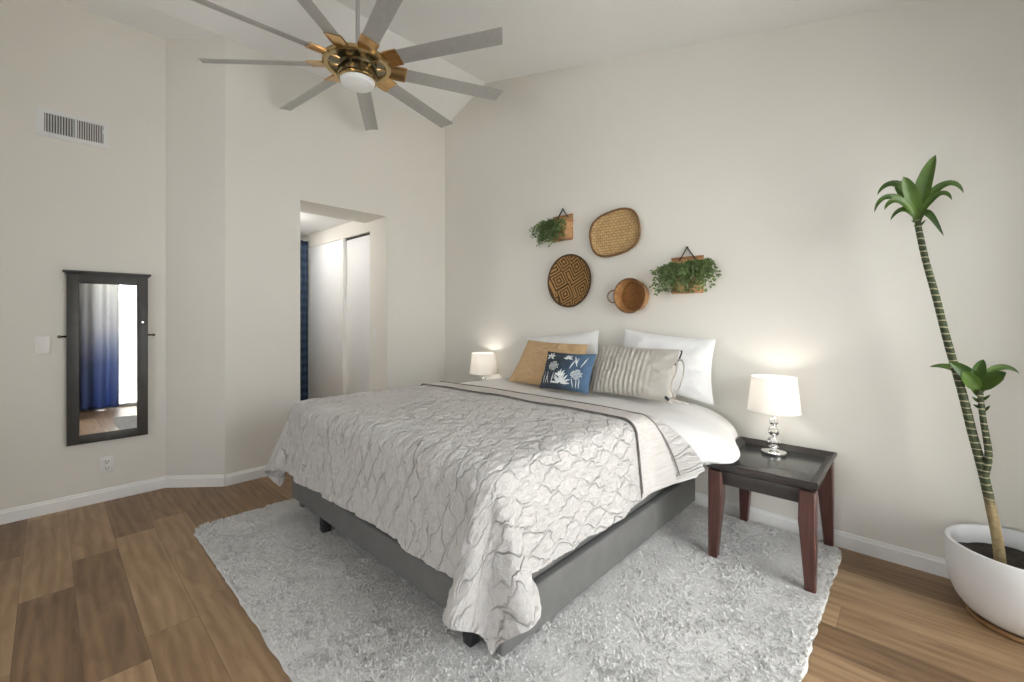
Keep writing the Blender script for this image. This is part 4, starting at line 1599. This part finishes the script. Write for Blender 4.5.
TR = [(0.276, 2.95, 0.24), (0.269, 2.95, 0.336), (0.250, 2.95, 0.476), (0.222, 2.95, 0.653), (0.190, 2.95, 0.818), (0.154, 2.95, 1.019), (0.105, 2.95, 1.259), (0.067, 2.95, 1.467), (0.032, 2.95, 1.641), (0.007, 2.95, 1.797), (0.002, 2.95, 1.852)]
pts = spline(TR, 120)
t = np.linspace(0, 1, 120)
rad = 0.0195 - 0.0075 * t + 0.001 * np.abs(np.sin(pts[:, 2] * 36 * PI))
obj('trunk', MB().tube(pts, rad, 14), 'trunk', pl, sharp=None)
BR = [(0.226, 2.942, 0.635), (0.236, 2.938, 0.700), (0.238, 2.936, 0.755), (0.231, 2.935, 0.822), (0.221, 2.935, 0.905), (0.211, 2.935, 1.03)]
pts = spline(BR, 60)
obj('trunk', MB().tube(pts, np.linspace(0.014, 0.010, 60) + 0.001 * np.abs(np.sin(pts[:, 2] * 36 * PI)), 12), 'trunk', pl, sharp=None)


def strap_leaf(base, mid, tip, wd, face=(0, -1, 0.25), drop=None):
    cp = (base, mid, tip) if drop is None else (base, mid, tip, drop)
    k = 16
    c = bez(cp, k)
    T = np.gradient(c, axis=0)
    T /= np.linalg.norm(T, axis=1)[:, None]
    f = np.array(face, float)
    q = np.linspace(0, 1, k)
    w = wd * np.minimum(1, 0.42 + 1.7 * q) * ((1 - q ** 3.6) ** 0.75 if wd > 0.025 else (1 - q ** 2.4) ** 0.8) + 0.0004
    s = np.cross(T, f)
    s /= np.linalg.norm(s, axis=1)[:, None]
    nn = np.cross(s, T)
    nn *= np.sign((nn @ f))[:, None]
    cols = []
    for e in (-1, -0.5, 0, 0.5, 1):
        cols.append(c + s * (w * e)[:, None] + nn * (w * 0.38 * abs(e))[:, None])
    top = np.stack(cols, 1)
    mb = MB().grid(top).grid((top - nn[:, None] * 0.0012)[:, ::-1])
    obj('leaf', mb, 'leaf', pl, sharp=None)


CB = np.array((0.006, 2.95, 1.83))


def L(bx, bz, mx, mz, tx, tz, wd, my=0.0, ty=0.0, dz=None, face=(0, -1, 0.25)):
    b = (bx, 2.95, bz)
    dd = None if dz is None else (dz[0], 2.95 + ty * 1.05, dz[1])
    strap_leaf(b, (mx, 2.95 + my, mz), (tx, 2.95 + ty, tz), wd, face, dd)


L(0.000, 1.84, 0.010, 2.02, 0.065, 2.152, 0.034, -0.02, -0.03)
L(0.005, 1.85, -0.020, 1.99, -0.05, 2.06, 0.030, -0.05, -0.08)
L(0.000, 1.86, -0.045, 2.02, -0.085, 2.05, 0.026, 0.03, 0.03)
L(-0.004, 1.88, -0.03, 2.07, -0.12, 2.08, 0.020, -0.02, -0.03, (-0.150, 2.00))
L(0.000, 1.87, -0.06, 1.99, -0.14, 2.01, 0.018, -0.06, -0.09, (-0.158, 1.90))
L(0.000, 1.86, -0.04, 1.96, -0.10, 1.965, 0.020, -0.08, -0.12, (-0.118, 1.90))
L(0.000, 1.85, -0.02, 1.91, -0.07, 1.93, 0.016, -0.05, -0.06, (-0.098, 1.855))
L(0.008, 1.87, 0.03, 1.99, 0.13, 2.07, 0.020, 0.0, 0.0, (0.160, 1.955))
L(0.010, 1.87, 0.04, 1.95, 0.10, 1.99, 0.017, -0.05, -0.07, (0.118, 1.915))
L(0.010, 1.86, 0.03, 1.90, 0.045, 1.88, 0.018, -0.03, -0.04, (0.092, 1.755))
L(0.006, 1.87, 0.035, 2.02, 0.045, 2.06, 0.024, 0.05, 0.06)
# lower crown
L(0.212, 1.02, 0.19, 1.10, 0.110, 1.160, 0.032, -0.02, -0.03)
L(0.212, 1.03, 0.17, 1.09, 0.148, 1.12, 0.030, -0.06, -0.09)
L(0.208, 1.04, 0.20, 1.12, 0.222, 1.175, 0.026, -0.02, -0.03)
L(0.210, 1.04, 0.25, 1.10, 0.285, 1.125, 0.030, -0.05, -0.08)
L(0.212, 1.05, 0.24, 1.15, 0.30, 1.160, 0.016, 0.02, 0.03, (0.335, 1.115))
L(0.215, 1.03, 0.25, 1.06, 0.285, 1.095, 0.014, -0.02, -0.03)
L(0.205, 1.03, 0.16, 1.13, 0.10, 1.140, 0.018, 0.05, 0.07, (0.045, 1.12))
for a, b, c, d in ((0.214, 1.00, 0.183, 1.035), (0.214, 0.975, 0.186, 1.00), (0.217, 0.95, 0.19, 0.965), (0.216, 0.985, 0.243, 1.015), (0.221, 0.935, 0.242, 0.965)):
    L(a, b, (a + c) / 2, (b + d) / 2 - 0.006, c, d, 0.007, -0.01, -0.02)
for a, b, c, d in ((0.004, 1.835, -0.02, 1.85), (0.006, 1.82, 0.03, 1.845), (0.006, 1.815, -0.012, 1.825)):
    L(a, b, (a + c) / 2, (b + d) / 2 - 0.004, c, d, 0.006, -0.01, -0.02)
